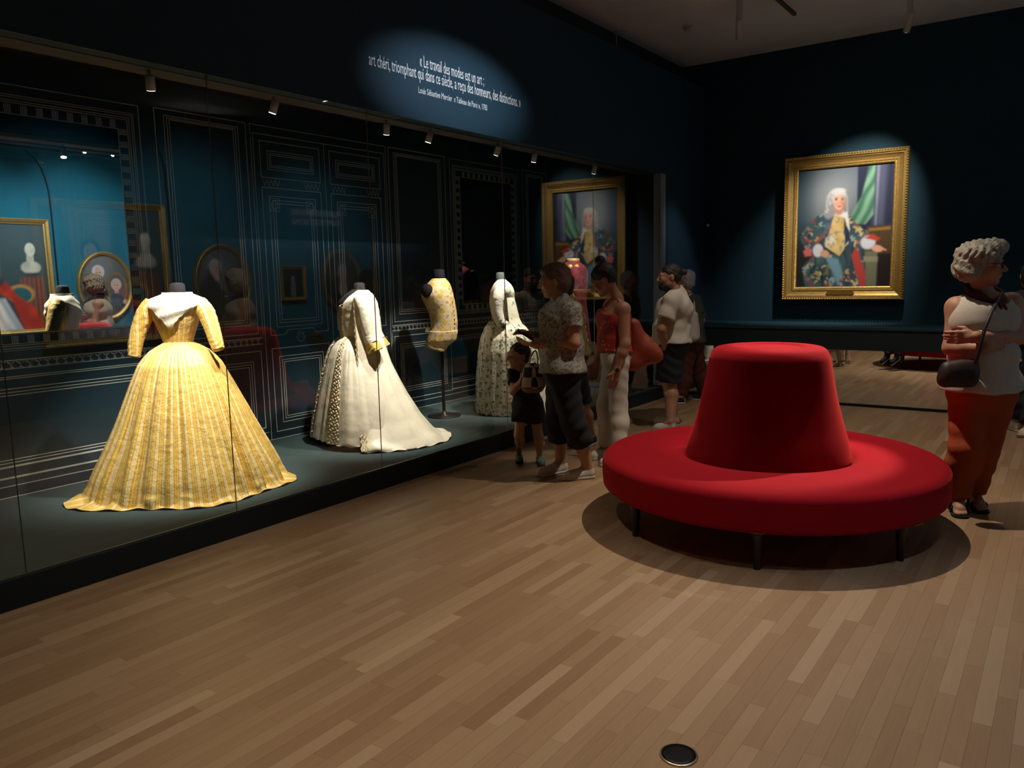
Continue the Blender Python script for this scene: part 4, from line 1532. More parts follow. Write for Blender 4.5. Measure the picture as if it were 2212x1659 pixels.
# small paper tag and buttons
c_ = loc3(B, -0.125, 0.06, 1.045)
bm = bmesh.new()
qs = [loc3((0, 0), a_, 0.0, b_) for a_, b_ in ((-0.02, -0.022), (0.018, -0.03), (0.026, 0.012), (-0.012, 0.02))]
f_ = [bm.verts.new((c_ + q_).tolist()) for q_ in qs]
b_ = [bm.verts.new((c_ + q_ + np.array([-FWD[0], -FWD[1], 0]) * 0.002).tolist()) for q_ in qs]
bm.faces.new(f_)
bm.faces.new(b_[::-1])
for i in range(4):
    bm.faces.new((f_[i], f_[(i + 1) % 4], b_[(i + 1) % 4], b_[i]))
bobj('paper_tag', bm, M['muslin'], g)
for k in range(11):
    zz = 1.02 + k * 0.042
    r_ = np.interp(zz, [r[0] for r in lr], [r[2] for r in lr])
    c_ = loc3(B, r_ - 0.020, 0.075, zz)
    bm = bmesh.new()
    bmesh.ops.create_icosphere(bm, subdivisions=1, radius=0.007, matrix=Matrix.Translation(c_.tolist()))
    bobj('button', bm, M['lace_gold'], g, True)
rebase(g, (B[0], B[1], PZ))

# ---- white gown printed with green sprigs
B = (-4.75, 6.60)
g = thing('sprigged_gown', 'white gown printed with green sprigs and dark sleeve trimming', 'gown')
prof_f = [(0, 0), (0.04, 0.24), (0.10, 0.46), (0.2, 0.66), (0.35, 0.81), (0.6, 0.91), (0.85, 0.98), (1, 1)]
hem_f = [(0, 0.42), (45, 0.42), (90, 0.36), (135, 0.30), (180, 0.295), (225, 0.30), (270, 0.34), (315, 0.40)]
sk = Skirt(B, (-0.015, 0.0), 1.125, 0.095, hem_f, prof_f, 0.6, (34, 0.014), (15, 0.018), seed=13, train=0.985)
obj('petticoat', sk.mesh('petticoat', 360, 56, stripes=13), M['print_green'], g, True)
hem_t = [(0, 0.62), (30, 0.56), (60, 0.46), (80, 0.42), (280, 0.42), (310, 0.56), (340, 0.66)]
prof_t = [(0, 0), (0.1, 0.06), (0.25, 0.16), (0.38, 0.34), (0.5, 0.50), (0.75, 0.75), (1, 1)]
st = Skirt(B, (-0.015, 0.0), 1.44, 0.105, hem_t, prof_t, 0.55, (8, 0.0), (8, 0.022), seed=5, train=0.95)
obj('over_gown', st.mesh('over_gown', 160, 60, math.radians(-80), math.radians(66), stripes=5), M['print_leaf'], g, True)
tor = [(1.09, -0.015, 0, 0.100, 0.088), (1.15, -0.018, 0, 0.105, 0.092), (1.24, -0.020, 0, 0.122, 0.105), (1.33, -0.015, 0, 0.128, 0.120), (1.40, -0.010, 0, 0.122, 0.135), (1.46, -0.008, 0, 0.095, 0.125), (1.50, -0.015, 0, 0.062, 0.085), (1.52, -0.02, 0, 0.045, 0.05)]
obj('bodice', rings_mesh('bodice', B, tor, 56, 36, 8, wr=0.008), M['print_leaf'], g, True)
for sg in (1, -1):
    obj('sleeve', sleeve_mesh('sleeve', B, [(-0.02, sg * 0.12, 1.43), (-0.05, sg * 0.16, 1.34), (-0.06, sg * 0.18, 1.22), (-0.045, sg * 0.19, 1.13), (-0.02, sg * 0.19, 1.06)], [0.058, 0.062, 0.055, 0.052, 0.045], wr=0.005, seed=sg), M['muslin'], g, True)
    obj('sleeve_trim', sleeve_mesh('sleeve_trim', B, [(-0.075, sg * 0.165, 1.22), (-0.07, sg * 0.20, 1.15), (-0.03, sg * 0.21, 1.09), (0.01, sg * 0.20, 1.055)], [0.012, 0.022, 0.030, 0.026], 30, 14, wr=0.010, seed=2), mat('dark_green_fringe', (0.05, 0.045, 0.02), 0.8, nscale=70, var=0.6), g, True)
bm = bmesh.new()
c_ = loc3(B, -0.025, 0, 0)
lathe(bm, [(0.062, 1.49), (0.048, 1.525), (0.044, 1.582), (0.03, 1.592), (0.0005, 1.594)], 24, float(c_[0]), float(c_[1]))
bobj('manikin_neck', bm, mat('manikin_grey', (0.05, 0.065, 0.06), 0.8), g, True)
rebase(g, (B[0], B[1], PZ))

# ---- crimson court coat with gold embroidery
B = (-4.90, 8.10)
g = thing('court_coat', 'crimson velvet court coat edged with gold embroidery', 'coat')
cr = [(0.72, 0.06, 0, 0.225, 0.22), (0.90, 0.06, 0, 0.205, 0.19), (1.10, 0.06, 0, 0.185, 0.16), (1.22, 0.06, 0, 0.170, 0.145), (1.40, 0.06, 0, 0.185, 0.15), (1.54, 0.06, 0, 0.190, 0.145), (1.63, 0.07, 0, 0.165, 0.13), (1.68, 0.075, 0, 0.105, 0.10), (1.71, 0.08, 0, 0.07, 0.075)]
obj('coat_body', rings_mesh('coat_body', B, cr, 64, 44, wr=0.006), M['coat_red'], g, True)
for sg in (1, -1):
    obj('sleeve', sleeve_mesh('sleeve', B, [(0.08, sg * 0.13, 1.61), (0.10, sg * 0.19, 1.50), (0.12, sg * 0.215, 1.30), (0.09, sg * 0.225, 1.12)], [0.062, 0.062, 0.055, 0.05], wr=0.004), M['coat_red'], g, True)
    obj('cuff', sleeve_mesh('cuff', B, [(0.098, sg * 0.223, 1.17), (0.085, sg * 0.226, 1.10)], [0.066, 0.070], 8, 20, wr=0.002), M['gold_thread'], g, True)
    # embroidered front edge running down and away
    zs = np.linspace(1.66, 0.74, 60)
    C_ = spline(cr, 80)
    an0 = math.radians(90 - sg * 13)
    pts = []
    for i_, z_ in enumerate(zs):
        an = an0 - sg * 0.55 * (i_ / 59.0) ** 1.5
        j = [np.interp(z_, C_[:, 0], C_[:, q_]) for q_ in (1, 3, 4)]
        pts.append(loc3(B, j[0] + (j[1] + 0.008) * math.cos(an), (j[2] + 0.008) * math.sin(an), z_))
    rad = [0.022 + 0.010 * math.sin(i_ * 1.25) for i_ in range(60)]
    T = tube_pts(pts, rad, 12)
    obj('embroidered_edge', grid_mesh('embroidered_edge', T, True, cap=True), M['gold_thread'], g, True)
bm = bmesh.new()
c_ = loc3(B, 0.08, 0, 0)
lathe(bm, [(0.078, 1.69), (0.074, 1.735), (0.066, 1.742)], 28, float(c_[0]), float(c_[1]))
bobj('collar', bm, M['gold_thread'], g, True)
bm = bmesh.new()
lathe(bm, [(0.045, 1.70), (0.042, 1.78), (0.0005, 1.79)], 20, float(c_[0]), float(c_[1]))
bobj('manikin_neck', bm, M['manikin_black'], g, True)
bm = bmesh.new()
c_ = loc3(B, 0.06, 0, 0)
lathe(bm, [(0.018, PZ + 0.01), (0.018, 0.85)], 16, float(c_[0]), float(c_[1]))
bobj('pole', bm, M['steel'], g, True)
bm = bmesh.new()
lathe(bm, [(0.17, PZ), (0.172, PZ + 0.006), (0.165, PZ + 0.011), (0.03, PZ + 0.012)], 36, float(c_[0]), float(c_[1]))
bobj('base_plate', bm, M['steel'], g, True)
for sg in (1, -1):
    obj('breeches_leg', sleeve_mesh('breeches_leg', B, [(0.06, sg * 0.075, 1.0), (0.055, sg * 0.085, 0.8), (0.05, sg * 0.09, 0.62)], [0.11, 0.085, 0.07], 16, 20), M['coat_red'], g, True)
rebase(g, (B[0], B[1], PZ))

# ================================================================== visitors
CORN = np.array([[i, j, k] for i in (0, 1) for j in (0, 1) for k in (0, 1)])
EDG = [(a, b) for a in range(8) for b in range(a + 1, 8) if np.abs(CORN[a] - CORN[b]).sum() == 1]


def surface_nets(d, org, vox):
    s = d < 0
    mixed = np.zeros(tuple(n - 1 for n in d.shape), bool)
    allin = np.ones_like(mixed)
    for c in CORN:
        sl = s[c[0]:c[0] + mixed.shape[0], c[1]:c[1] + mixed.shape[1], c[2]:c[2] + mixed.shape[2]]
        mixed |= sl
        allin &= sl
    mixed &= ~allin
    cells = np.argwhere(mixed)
    val = np.stack([d[cells[:, 0] + c[0], cells[:, 1] + c[1], cells[:, 2] + c[2]] for c in CORN], 1)
    acc = np.zeros((len(cells), 3))
    cnt = np.zeros(len(cells))
    for a, b in EDG:
        va, vb = val[:, a], val[:, b]
        m = (va < 0) != (vb < 0)
        t = np.where(m, va / np.where(m, va - vb, 1), 0)
        acc += np.where(m[:, None], CORN[a] + t[:, None] * (CORN[b] - CORN[a]), 0)
        cnt += m
    P = (cells + acc / cnt[:, None]) * vox + org
    idx = np.full(mixed.shape, -1)
    idx[cells[:, 0], cells[:, 1], cells[:, 2]] = np.arange(len(cells))
    faces = []
    for ax in range(3):
        o1, o2 = [a for a in range(3) if a != ax]
        A = np.take(s, range(0, s.shape[ax] - 1), ax)
        Bm = np.take(s, range(1, s.shape[ax]), ax)
        e = np.argwhere(A != Bm)
        e = e[(e[:, o1] > 0) & (e[:, o2] > 0) & (e[:, o1] < s.shape[o1] - 1) & (e[:, o2] < s.shape[o2] - 1)]
        ins = s[e[:, 0], e[:, 1], e[:, 2]]
        q = []
        for da, db in ((-1, -1), (0, -1), (0, 0), (-1, 0)):
            c = e.copy()
            c[:, o1] += da
            c[:, o2] += db
            q.append(idx[c[:, 0], c[:, 1], c[:, 2]])
        q = np.stack(q, 1)
        flip = ins if ax != 1 else ~ins
        q[~flip] = q[~flip][:, ::-1]
        faces.append(q)
    F = np.concatenate(faces)
    return P, F[(F >= 0).all(1)]


class Sdf:
    def __init__(self):
        self.p = []

    def rc(self, a, b, ra, rb=None, k=0.03, clip=(), sub=False):
        a, b = np.array(a, float), np.array(b, float)
        rb = ra if rb is None else rb
        r = max(ra, rb)
        self.p.append(('rc', (a, b, ra, rb), k, clip, sub, np.minimum(a, b) - r, np.maximum(a, b) + r))

    def el(self, c, axes, rad, k=0.03, clip=(), sub=False):
        c, axes, rad = np.array(c, float), np.array(axes, float), np.array(rad, float)
        e = np.sqrt(((axes * rad[:, None]) ** 2).sum(0))
        self.p.append(('el', (c, axes, rad), k, clip, sub, c - e, c + e))

    def mesh(self, name, vox=0.008, noise=None):
        lo = np.min([q[5] for q in self.p if not q[4]], 0) - 4 * vox
        hi = np.max([q[6] for q in self.p if not q[4]], 0) + 4 * vox
        n = np.ceil((hi - lo) / vox).astype(int) + 1
        D = np.full(n, 0.12, np.float32)
        for kind, prm, k, clip, sub, l, h in self.p:
            pad = 0.05 + vox
            i0 = np.clip(np.floor((l - pad - lo) / vox).astype(int), 0, n - 1)
            i1 = np.clip(np.ceil((h + pad - lo) / vox).astype(int) + 1, 1, n)
            if (i1 <= i0).any():
                continue
            ax = [lo[i] + vox * np.arange(i0[i], i1[i]) for i in range(3)]
            X, Y, Z = np.meshgrid(*ax, indexing='ij')
            if kind == 'rc':
                a, b, ra, rb = prm
                e = b - a
                t = np.clip(((X - a[0]) * e[0] + (Y - a[1]) * e[1] + (Z - a[2]) * e[2]) / (e @ e + 1e-12), 0, 1)
                d = np.sqrt((X - a[0] - t * e[0]) ** 2 + (Y - a[1] - t * e[1]) ** 2 + (Z - a[2] - t * e[2]) ** 2) - (ra + (rb - ra) * t)
            else:
                c, A, r = prm
                dx, dy, dz = X - c[0], Y - c[1], Z - c[2]
                q = [(dx * A[i, 0] + dy * A[i, 1] + dz * A[i, 2]) for i in range(3)]
                k0 = np.sqrt(sum((q[i] / r[i]) ** 2 for i in range(3)))
                k1 = np.sqrt(sum((q[i] / r[i] ** 2) ** 2 for i in range(3))) + 1e-9
                d = k0 * (k0 - 1) / k1
            for pt, nr in clip:
                pt, nr = np.array(pt, float), np.array(nr, float)
                d = np.maximum(d, (X - pt[0]) * nr[0] + (Y - pt[1]) * nr[1] + (Z - pt[2]) * nr[2])
            S_ = tuple(slice(i0[i], i1[i]) for i in range(3))
            o = D[S_]
            if sub:
                D[S_] = np.maximum(o, -d)
            else:
                hh = np.clip(0.5 + 0.5 * (o - d) / k, 0, 1)
                D[S_] = o + (d - o) * hh - k * hh * (1 - hh)
        if noise is not None:
            X, Y, Z = np.meshgrid(*[lo[i] + vox * np.arange(n[i]) for i in range(3)], indexing='ij')
            D = D + noise(X, Y, Z)
        D[[0, -1]] = 0.1
        D[:, [0, -1]] = 0.1
        D[:, :, [0, -1]] = 0.1
        P, F = surface_nets(D, lo, vox)
        me = bpy.data.meshes.new(name)
        me.from_pydata(P.tolist(), [], F.tolist())
        return me


def unit(v):
    v = np.array(v, float)
    return v / np.linalg.norm(v)


def folds(amp, f=38.0, seed=0.0):
    return lambda X, Y, Z: amp * (np.sin(Z * f + 3 * np.sin((X + Y) * 11 + seed)) + 0.7 * np.sin((X - Y) * f * 0.8 + Z * 14 + seed))


def skin(name, c):
    t = NT(name)
    oc = t.n('ShaderNodeTexCoord').outputs['Object']
    t.l(t.mix(t.noise(14, 3, oc), tuple(v * 0.86 for v in c), tuple(v * 1.08 for v in c)), t.b.inputs['Base Color'])
    t.b.inputs['Roughness'].default_value = 0.55
    t.b.inputs['Subsurface Weight'].default_value = 0.08
    t.b.inputs['Subsurface Radius'].default_value = (0.02, 0.008, 0.004)
    return t.m


M['skin_fair'] = skin('skin_fair', (0.42, 0.22, 0.145))
M['skin_tan'] = skin('skin_tan', (0.34, 0.165, 0.10))
M['eye_white'] = mat('eye_white', (0.6, 0.58, 0.55), 0.3, var=0.03)
M['eye_dark'] = mat('eye_dark', (0.02, 0.014, 0.010), 0.2, var=0.03)
M['metal_rim'] = mat('spectacle_rim', (0.45, 0.36, 0.2), 0.3, 0.8)


def hair_mat(name, c):
    return mat(name, c, 0.6, nscale=85, var=0.45, bump=0.7)


class Figure:
    """one visitor: joints are world points; L is the figure's own left"""

    def __init__(self, root, base, J, face, sc=1.0, head_face=None, head_up=(0, 0, 1), build=1.0, feet=None):
        self.root, self.J, self.sc, self.bd = root, J, sc, build
        self.F = unit([face[0], face[1], 0])
        self.L = np.cross([0, 0, 1], self.F)
        hf = unit(self.F if head_face is None else head_face)
        u = np.array(head_up, float)
        self.hu = unit(u - hf * (u @ hf))
        self.hf = hf
        self.hl = np.cross(self.hu, hf)
        self.base = base
        self.feet = feet                         # {'L': (heel, toe), 'R': ...} on the floor
        for s in 'LR':
            if feet and 'an' + s not in J:
                h, t = feet[s]
                d = unit([t[0] - h[0], t[1] - h[1], 0])
                J['an' + s] = np.array([h[0], h[1], 0]) + d * 0.055 * sc + [0, 0, 0.085 * sc]

    def lat(self, p, w):
        return self.J[p] + self.L * w

    def torso(self, S, g=0.0, hem=None, flare=0.0, top=None, shw=1.0):
        J, sc, b = self.J, self.sc, self.bd
        c = []
        if hem is not None:
            c.append(((0, 0, hem), (0, 0, -1)))
        if top is not None:
            c.append(((0, 0, top), (0, 0, 1)))
        w = lambda p, hw, r, k=0.05: S.rc(J[p] + self.L * hw * sc * b, J[p] - self.L * hw * sc * b, r * sc * b + g, k=k * sc, clip=c)
        w('pelvis', 0.075, 0.112 + flare)
        w('waist', 0.055, 0.108 + flare * 0.6)
        w('chest', 0.075, 0.118)
        S.rc(J['pelvis'], J['waist'], (0.115 + flare) * sc * b + g, (0.112 + flare * 0.5) * sc * b + g, k=0.05 * sc, clip=c)
        S.rc(J['waist'], J['chest'], 0.112 * sc * b + g, 0.118 * sc * b + g, k=0.05 * sc, clip=c)
        S.rc(J['chest'], J['neck'] - self.F * 0.01, 0.105 * sc * b + g, 0.062 * sc + g, k=0.05 * sc, clip=c)
        mid = (J['shL'] + J['shR']) / 2
        S.rc(mid + (J['shL'] - mid) * shw, mid + (J['shR'] - mid) * shw, (0.060 if shw == 1 else 0.050) * sc * b + g, k=0.05 * sc, clip=c)

    def bust(self, S, g=0.0, r=0.062):
        for s in (-1, 1):
            S.rc(self.J['chest'] + self.F * 0.075 * self.sc + self.L * s * 0.065 * self.sc, self.J['chest'] + self.F * 0.07 * self.sc + self.L * s * 0.06 * self.sc + [0, 0, 0.03], r * self.sc + g, k=0.05)

    def arm(self, S, s, g=0.0, end=1.0, k=0.025, slack=0.0):
        """end 0..1 over the upper arm, 1..2 over the forearm"""
        J, sc = self.J, self.sc * (0.9 + 0.1 * self.bd)
        a, b, c = J['sh' + s], J['el' + s], J['wr' + s]
        e1 = min(end, 1)
        q = a + (b - a) * e1
        clip = [(q, unit(b - a))] if end < 1 else []
        S.rc(a, q, 0.056 * sc + g, (0.056 - 0.014 * e1) * sc + g + slack * e1, k=k, clip=clip)
        if end > 1:
            e2 = min(end - 1, 1)
            q = b + (c - b) * e2
            clip = [(q, unit(c - b))] if end < 2 else []
            m = b + (c - b) * min(0.35, e2)
            S.rc(b, m, 0.042 * sc + g, 0.043 * sc + g, k=k, clip=clip)
            S.rc(m, q, 0.043 * sc + g, (0.043 - 0.015 * e2) * sc + g + slack * e2, k=k, clip=clip)

    def hand(self, S, s, tip, palm=None, curl=0.6):
        J, sc = self.J, self.sc
        w = J['wr' + s]
        d = unit(np.array(tip) - w)
        pn = unit(np.cross(d, [0, 0, 1]) if palm is None else palm)
        pn = unit(pn - d * (pn @ d))
        side = np.cross(d, pn)
        if side @ (self.F + [0, 0, 0.6]) < 0:        # thumb side forward or up
            side = -side
        S.rc(w, w + d * 0.03 * sc, 0.027 * sc, 0.026 * sc, k=0.02)
        for k in range(4):
            off = side * (0.030 - 0.020 * k) * sc
            a = w + d * 0.035 * sc + off * 0.8
            b = w + d * 0.092 * sc + off
            S.rc(a, b, 0.0135 * sc, 0.0125 * sc, k=0.012)
            ln = (0.038, 0.043, 0.040, 0.031)[k] * sc
            d1 = unit(d * math.cos(curl * 0.7) + pn * math.sin(curl * 0.7))
            d2 = unit(d * math.cos(curl * 1.5) + pn * math.sin(curl * 1.5))
            m = b + d1 * ln
            S.rc(b, m, 0.0100 * sc, 0.0092 * sc, k=0.006)
            S.rc(m, m + d2 * ln * 0.8, 0.0092 * sc, 0.0078 * sc, k=0.006)
        a = w + d * 0.03 * sc + side * 0.022 * sc
        b = a + unit(d * 0.7 + side * 0.75 + pn * 0.3) * 0.042 * sc
        S.rc(a, b, 0.0145 * sc, 0.0115 * sc, k=0.012)
        S.rc(b, b + unit(d + side * 0.15 + pn * 0.4) * 0.032 * sc, 0.0110 * sc, 0.0088 * sc, k=0.006)

    def leg(self, S, s, g=0.0, end=2.0, slack=0.0, top=None, k=0.04):
        J, sc, bd = self.J, self.sc, self.bd
        a, b, c = J['hip' + s], J['kn' + s], J['an' + s]
        cl = [((0, 0, top), (0, 0, 1))] if top is not None else []
        e1 = min(end, 1)
        q = a + (b - a) * e1
        c1 = cl + ([(q, unit(b - a))] if end < 1 else [])
        S.rc(a, q, 0.092 * sc * bd + g, (0.092 + (0.056 - 0.092) * e1) * sc * bd + g + slack * e1, k=k, clip=c1)
        if end > 1:
            e2 = min(end - 1, 1)
            q = b + (c - b) * e2
            c2 = [(q, unit(c - b))] if end < 2 else []
            back = -self.F * 0.012
            m = b + (c - b) * min(0.32, e2) + back
            sl = slack if end < 2 or slack else 0
            S.rc(b, m, 0.055 * sc * bd + g + sl * 0.6, 0.056 * sc * bd + g + sl * 0.8, k=k, clip=c2)
            S.rc(m, q, 0.056 * sc * bd + g + sl * 0.8, (0.056 - 0.020 * e2) * sc * bd + g + sl, k=k, clip=c2)

    def head(self, S):
        J, sc = self.J, self.sc
        h = J['head']
        F, U, L = self.hf, self.hu, self.hl
        sc = self.hs = getattr(self, 'hs', sc)
        A = [F, L, U]
        o = lambda f, l, u: h + (F * f + L * l + U * u) * sc
        S.rc(J['neck'], o(-0.022, 0, -0.055), 0.056 * sc, 0.052 * sc, k=0.03)
        S.el(o(-0.014, 0, 0.026), A, np.array([0.098, 0.076, 0.090]) * sc, k=0.03)
        S.el(o(0.020, 0, -0.028), A, np.array([0.076, 0.063, 0.084]) * sc, k=0.03)
        S.rc(o(0.028, 0, -0.068), o(0.066, 0, -0.094), 0.046 * sc, 0.026 * sc, k=0.02)
        for s in (-1, 1):
            S.rc(o(0.0, s * 0.045, -0.062), o(0.05, s * 0.022, -0.088), 0.028 * sc, 0.022 * sc, k=0.02)
            S.el(o(0.066, s * 0.036, -0.022), A, np.array([0.028, 0.028, 0.030]) * sc, k=0.015)
            S.el(o(-0.012, s * 0.079, -0.008), A, np.array([0.020, 0.010, 0.031]) * sc, k=0.006)
            S.el(o(0.098, s * 0.033, 0.004), A, np.array([0.020, 0.019, 0.012]) * sc, sub=True)
        S.rc(o(0.083, 0.036, 0.026), o(0.083, -0.036, 0.026), 0.013 * sc, k=0.012)
        S.rc(o(0.093, 0, 0.012), o(0.117, 0, -0.026), 0.009 * sc, 0.0135 * sc, k=0.010)
        S.rc(o(0.104, 0.010, -0.030), o(0.104, -0.010, -0.030), 0.010 * sc, k=0.008)
        S.rc(o(0.092, 0.019, -0.054), o(0.092, -0.019, -0.054), 0.0095 * sc, k=0.006)
        S.rc(o(0.089, 0.016, -0.066), o(0.089, -0.016, -0.066), 0.0095 * sc, k=0.006)
        self.ho = o

    def body(self, m, hands, vox=0.0065):
        S = Sdf()
        self.torso(S)
        for s in 'LR':
            self.arm(S, s, end=2)
            self.leg(S, s, end=2)
            tip = hands.get(s)
            if tip is not None:
                self.hand(S, s, *tip)
            if self.feet:
                h, t = self.feet[s]
                d = unit([t[0] - h[0], t[1] - h[1], 0])
                a = np.array([h[0], h[1], 0]) + d * 0.03 * self.sc
                zc = [((0, 0, 0.016), (0, 0, -1))]
                S.rc(self.J['an' + s], a + [0, 0, 0.045 * self.sc], 0.036 * self.sc, 0.034 * self.sc, k=0.02, clip=zc)
                S.rc(a + [0, 0, 0.042 * self.sc], a + d * 0.13 * self.sc + [0, 0, 0.038 * self.sc], 0.034 * self.sc, 0.034 * self.sc, k=0.02, clip=zc)
                S.rc(self.J['an' + s], a + d * 0.12 * self.sc + [0, 0, 0.04 * self.sc], 0.034 * self.sc, 0.03 * self.sc, k=0.02, clip=zc)
                sd = np.cross([0, 0, 1], d)
                for k in range(5):
                    q = a + d * (0.135) * self.sc + sd * (k - 2) * 0.014 * self.sc + [0, 0, 0.032 * self.sc]
                    S.rc(q, q + d * (0.055 - 0.006 * abs(k - 1)) * self.sc - [0, 0, 0.006], 0.011 * self.sc, 0.009 * self.sc, k=0.006, clip=zc)
        self.head(S)
        b = obj('body', S.mesh('body', vox), m, self.root, True)
        for s in (-1, 1):
            bm = bmesh.new()
            bmesh.ops.create_uvsphere(bm, u_segments=12, v_segments=8, radius=0.0135 * self.hs, matrix=Matrix.Translation(self.ho(0.080, s * 0.032, 0.004).tolist()))
            e = bobj('eye', bm, M['eye_white'], b, True)
            bm = bmesh.new()
            bmesh.ops.create_uvsphere(bm, u_segments=10, v_segments=6, radius=0.0075 * self.hs, matrix=Matrix.Translation(self.ho(0.0875, s * 0.032, 0.004).tolist()))
            bobj('iris', bm, M['eye_dark'], b, True)
        return b

    def shoe(self, s, m, m_sole, h=0.075, low=True, lace=None):
        hl, t = self.feet[s]
        sc = self.sc
        d = unit([t[0] - hl[0], t[1] - hl[1], 0])
        sd = np.cross([0, 0, 1], d)
        L = math.hypot(t[0] - hl[0], t[1] - hl[1])
        L = min(max(L, 0.20 * sc), 0.29 * sc)
        a = np.array([hl[0], hl[1], 0])
        zc = [((0, 0, 0.021), (0, 0, -1))]
        S = Sdf()
        top = [((0, 0, h * sc + 0.012), (0, 0, 1))]
        S.rc(a + d * 0.040 * sc + [0, 0, 0.035], a + d * (L - 0.05 * sc) + sd * 0.004 + [0, 0, 0.030], 0.041 * sc, 0.044 * sc, k=0.02, clip=zc)
        S.rc(a + d * (L - 0.06 * sc) + [0, 0, 0.028], a + d * (L - 0.034 * sc) + [0, 0, 0.026], 0.040 * sc, 0.034 * sc, k=0.02, clip=zc)
        S.rc(a + d * 0.045 * sc + [0, 0, 0.05], self.J['an' + s] + [0, 0, 0.01], 0.043 * sc, 0.045 * sc, k=0.02, clip=zc + top)
        S.rc(a + d * 0.09 * sc + [0, 0, 0.055 * sc], a + d * 0.15 * sc + [0, 0, 0.04], 0.036 * sc, 0.036 * sc, k=0.02, clip=zc)
        o = obj('shoe', S.mesh('shoe', 0.006), m, self.root, True)
        S = Sdf()
        S.rc(a + d * 0.040 * sc + [0, 0, 0.011], a + d * (L - 0.046 * sc) + [0, 0, 0.011], 0.045 * sc, 0.047 * sc, k=0.02, clip=[((0, 0, 0.001), (0, 0, -1)), ((0, 0, 0.023), (0, 0, 1))])
        S.rc(a + d * (L - 0.06 * sc) + [0, 0, 0.011], a + d * (L - 0.036 * sc) + [0, 0, 0.011], 0.043 * sc, 0.038 * sc, k=0.02, clip=[((0, 0, 0.001), (0, 0, -1)), ((0, 0, 0.023), (0, 0, 1))])
        obj('sole', S.mesh('sole', 0.006), m_sole, o, True)
        if lace:
            for k in range(4):
                c = a + d * (0.10 + 0.018 * k) * sc + [0, 0, (0.094 - 0.009 * k) * sc]
                tubeobj('lace', [c + sd * 0.024 * sc - [0, 0, 0.008], c + [0, 0, 0.002], c - sd * 0.024 * sc - [0, 0, 0.008]], 0.0035, lace, o, 6, 7)
        return o

    def top(self, m, hem, g=0.014, sleeve=0.45, flare=0.01, bust=0.0, neck_cut=0.085, neck_fwd=0.02, amp=0.0025, name='shirt', topz=None, vox=0.0075, slack=0.012):
        S = Sdf()
        self.torso(S, g, hem, flare, topz, 1.0 if sleeve else 0.58)
        if bust:
            self.bust(S, g, bust)
        for s in 'LR':
            if sleeve:
                self.arm(S, s, g, sleeve, slack=slack)
        S.el(self.J['neck'] + self.F * neck_fwd + [0, 0, 0.02], np.eye(3), [neck_cut * self.sc] * 3, sub=True)
        return obj(name, S.mesh(name, vox, folds(amp)), m, self.root, True)

    def bottoms(self, m, top, end=2.0, g=0.012, slack=0.01, amp=0.003, name='trousers', vox=0.0075):
        S = Sdf()
        J, sc, b = self.J, self.sc, self.bd
        c = [((0, 0, top), (0, 0, 1))]
        S.rc(J['pelvis'] + self.L * 0.075 * sc * b, J['pelvis'] - self.L * 0.075 * sc * b, 0.112 * sc * b + g, k=0.05, clip=c)
        S.rc(J['pelvis'], J['waist'], 0.115 * sc * b + g, 0.112 * sc * b + g, k=0.05, clip=c)
        for s in 'LR':
            self.leg(S, s, g, end, slack, top)
        return obj(name, S.mesh(name, vox, folds(amp, 60)), m, self.root, True)

    def hair(self, m, adds, subs=(), amp=0.004, vox=0.0065, name='hair', freq=120):
        """adds/subs: (f, l, u, rf, rl, ru) ellipsoids in head axes"""
        S = Sdf()
        A = [self.hf, self.hl, self.hu]
        for q in adds:
            S.el(self.ho(*q[:3]), A, np.array(q[3:6]) * self.hs, k=0.015)
        for q in subs:
            S.el(self.ho(*q[:3]), A, np.array(q[3:6]) * self.hs, sub=True)
        nz = lambda X, Y, Z: amp * (np.sin(X * freq + 3 * np.sin(Z * 37)) + np.sin(Y * freq * 1.1 + 2 * np.sin(Z * 51 + 1)) + 0.6 * np.sin(Z * freq * 0.7 + X * 60))
        return obj(name, S.mesh(name, vox, nz), m, self.root, True)

    def glasses(self, m, temple=True):
        t = obj('glasses', grid_mesh('glasses', tube_pts([self.ho(0.108, 0.012, 0.008), self.ho(0.110, 0, 0.012), self.ho(0.108, -0.012, 0.008)], 0.0022, 6), True, cap=True), m, self.root, True)
        for s in (-1, 1):
            ring = [self.ho(0.104 - 0.008 * abs(math.cos(a)) * 0, s * 0.036 + 0.024 * math.cos(a), 0.002 + 0.019 * math.sin(a)) for a in np.linspace(0, 2 * PI, 21)]
            obj('rim', grid_mesh('rim', tube_pts(ring, 0.0024, 6), True), m, t, True)
            tubeobj('temple', [self.ho(0.100, s * 0.060, 0.008), self.ho(0.05, s * 0.078, 0.008), self.ho(-0.01, s * 0.084, 0.006)], 0.0022, m, t, 6, 8)
        return t


def person(label, base, J, face, **kw):
    r = thing('person', label, 'person')
    return r, Figure(r, base, J, face, **kw)


def jn(base, **kw):
    """joint table: photo x, y and metres nearer the viewer"""
    return {k: at(v[0], v[1], base, v[2] if len(v) > 2 else 0.0) for k, v in kw.items()}


def fl(*pts):
    return [on_z(*p) for p in pts]


LEFT = np.array([-RGT[0], -RGT[1]])
TOV = -FWD                                      # towards the viewer

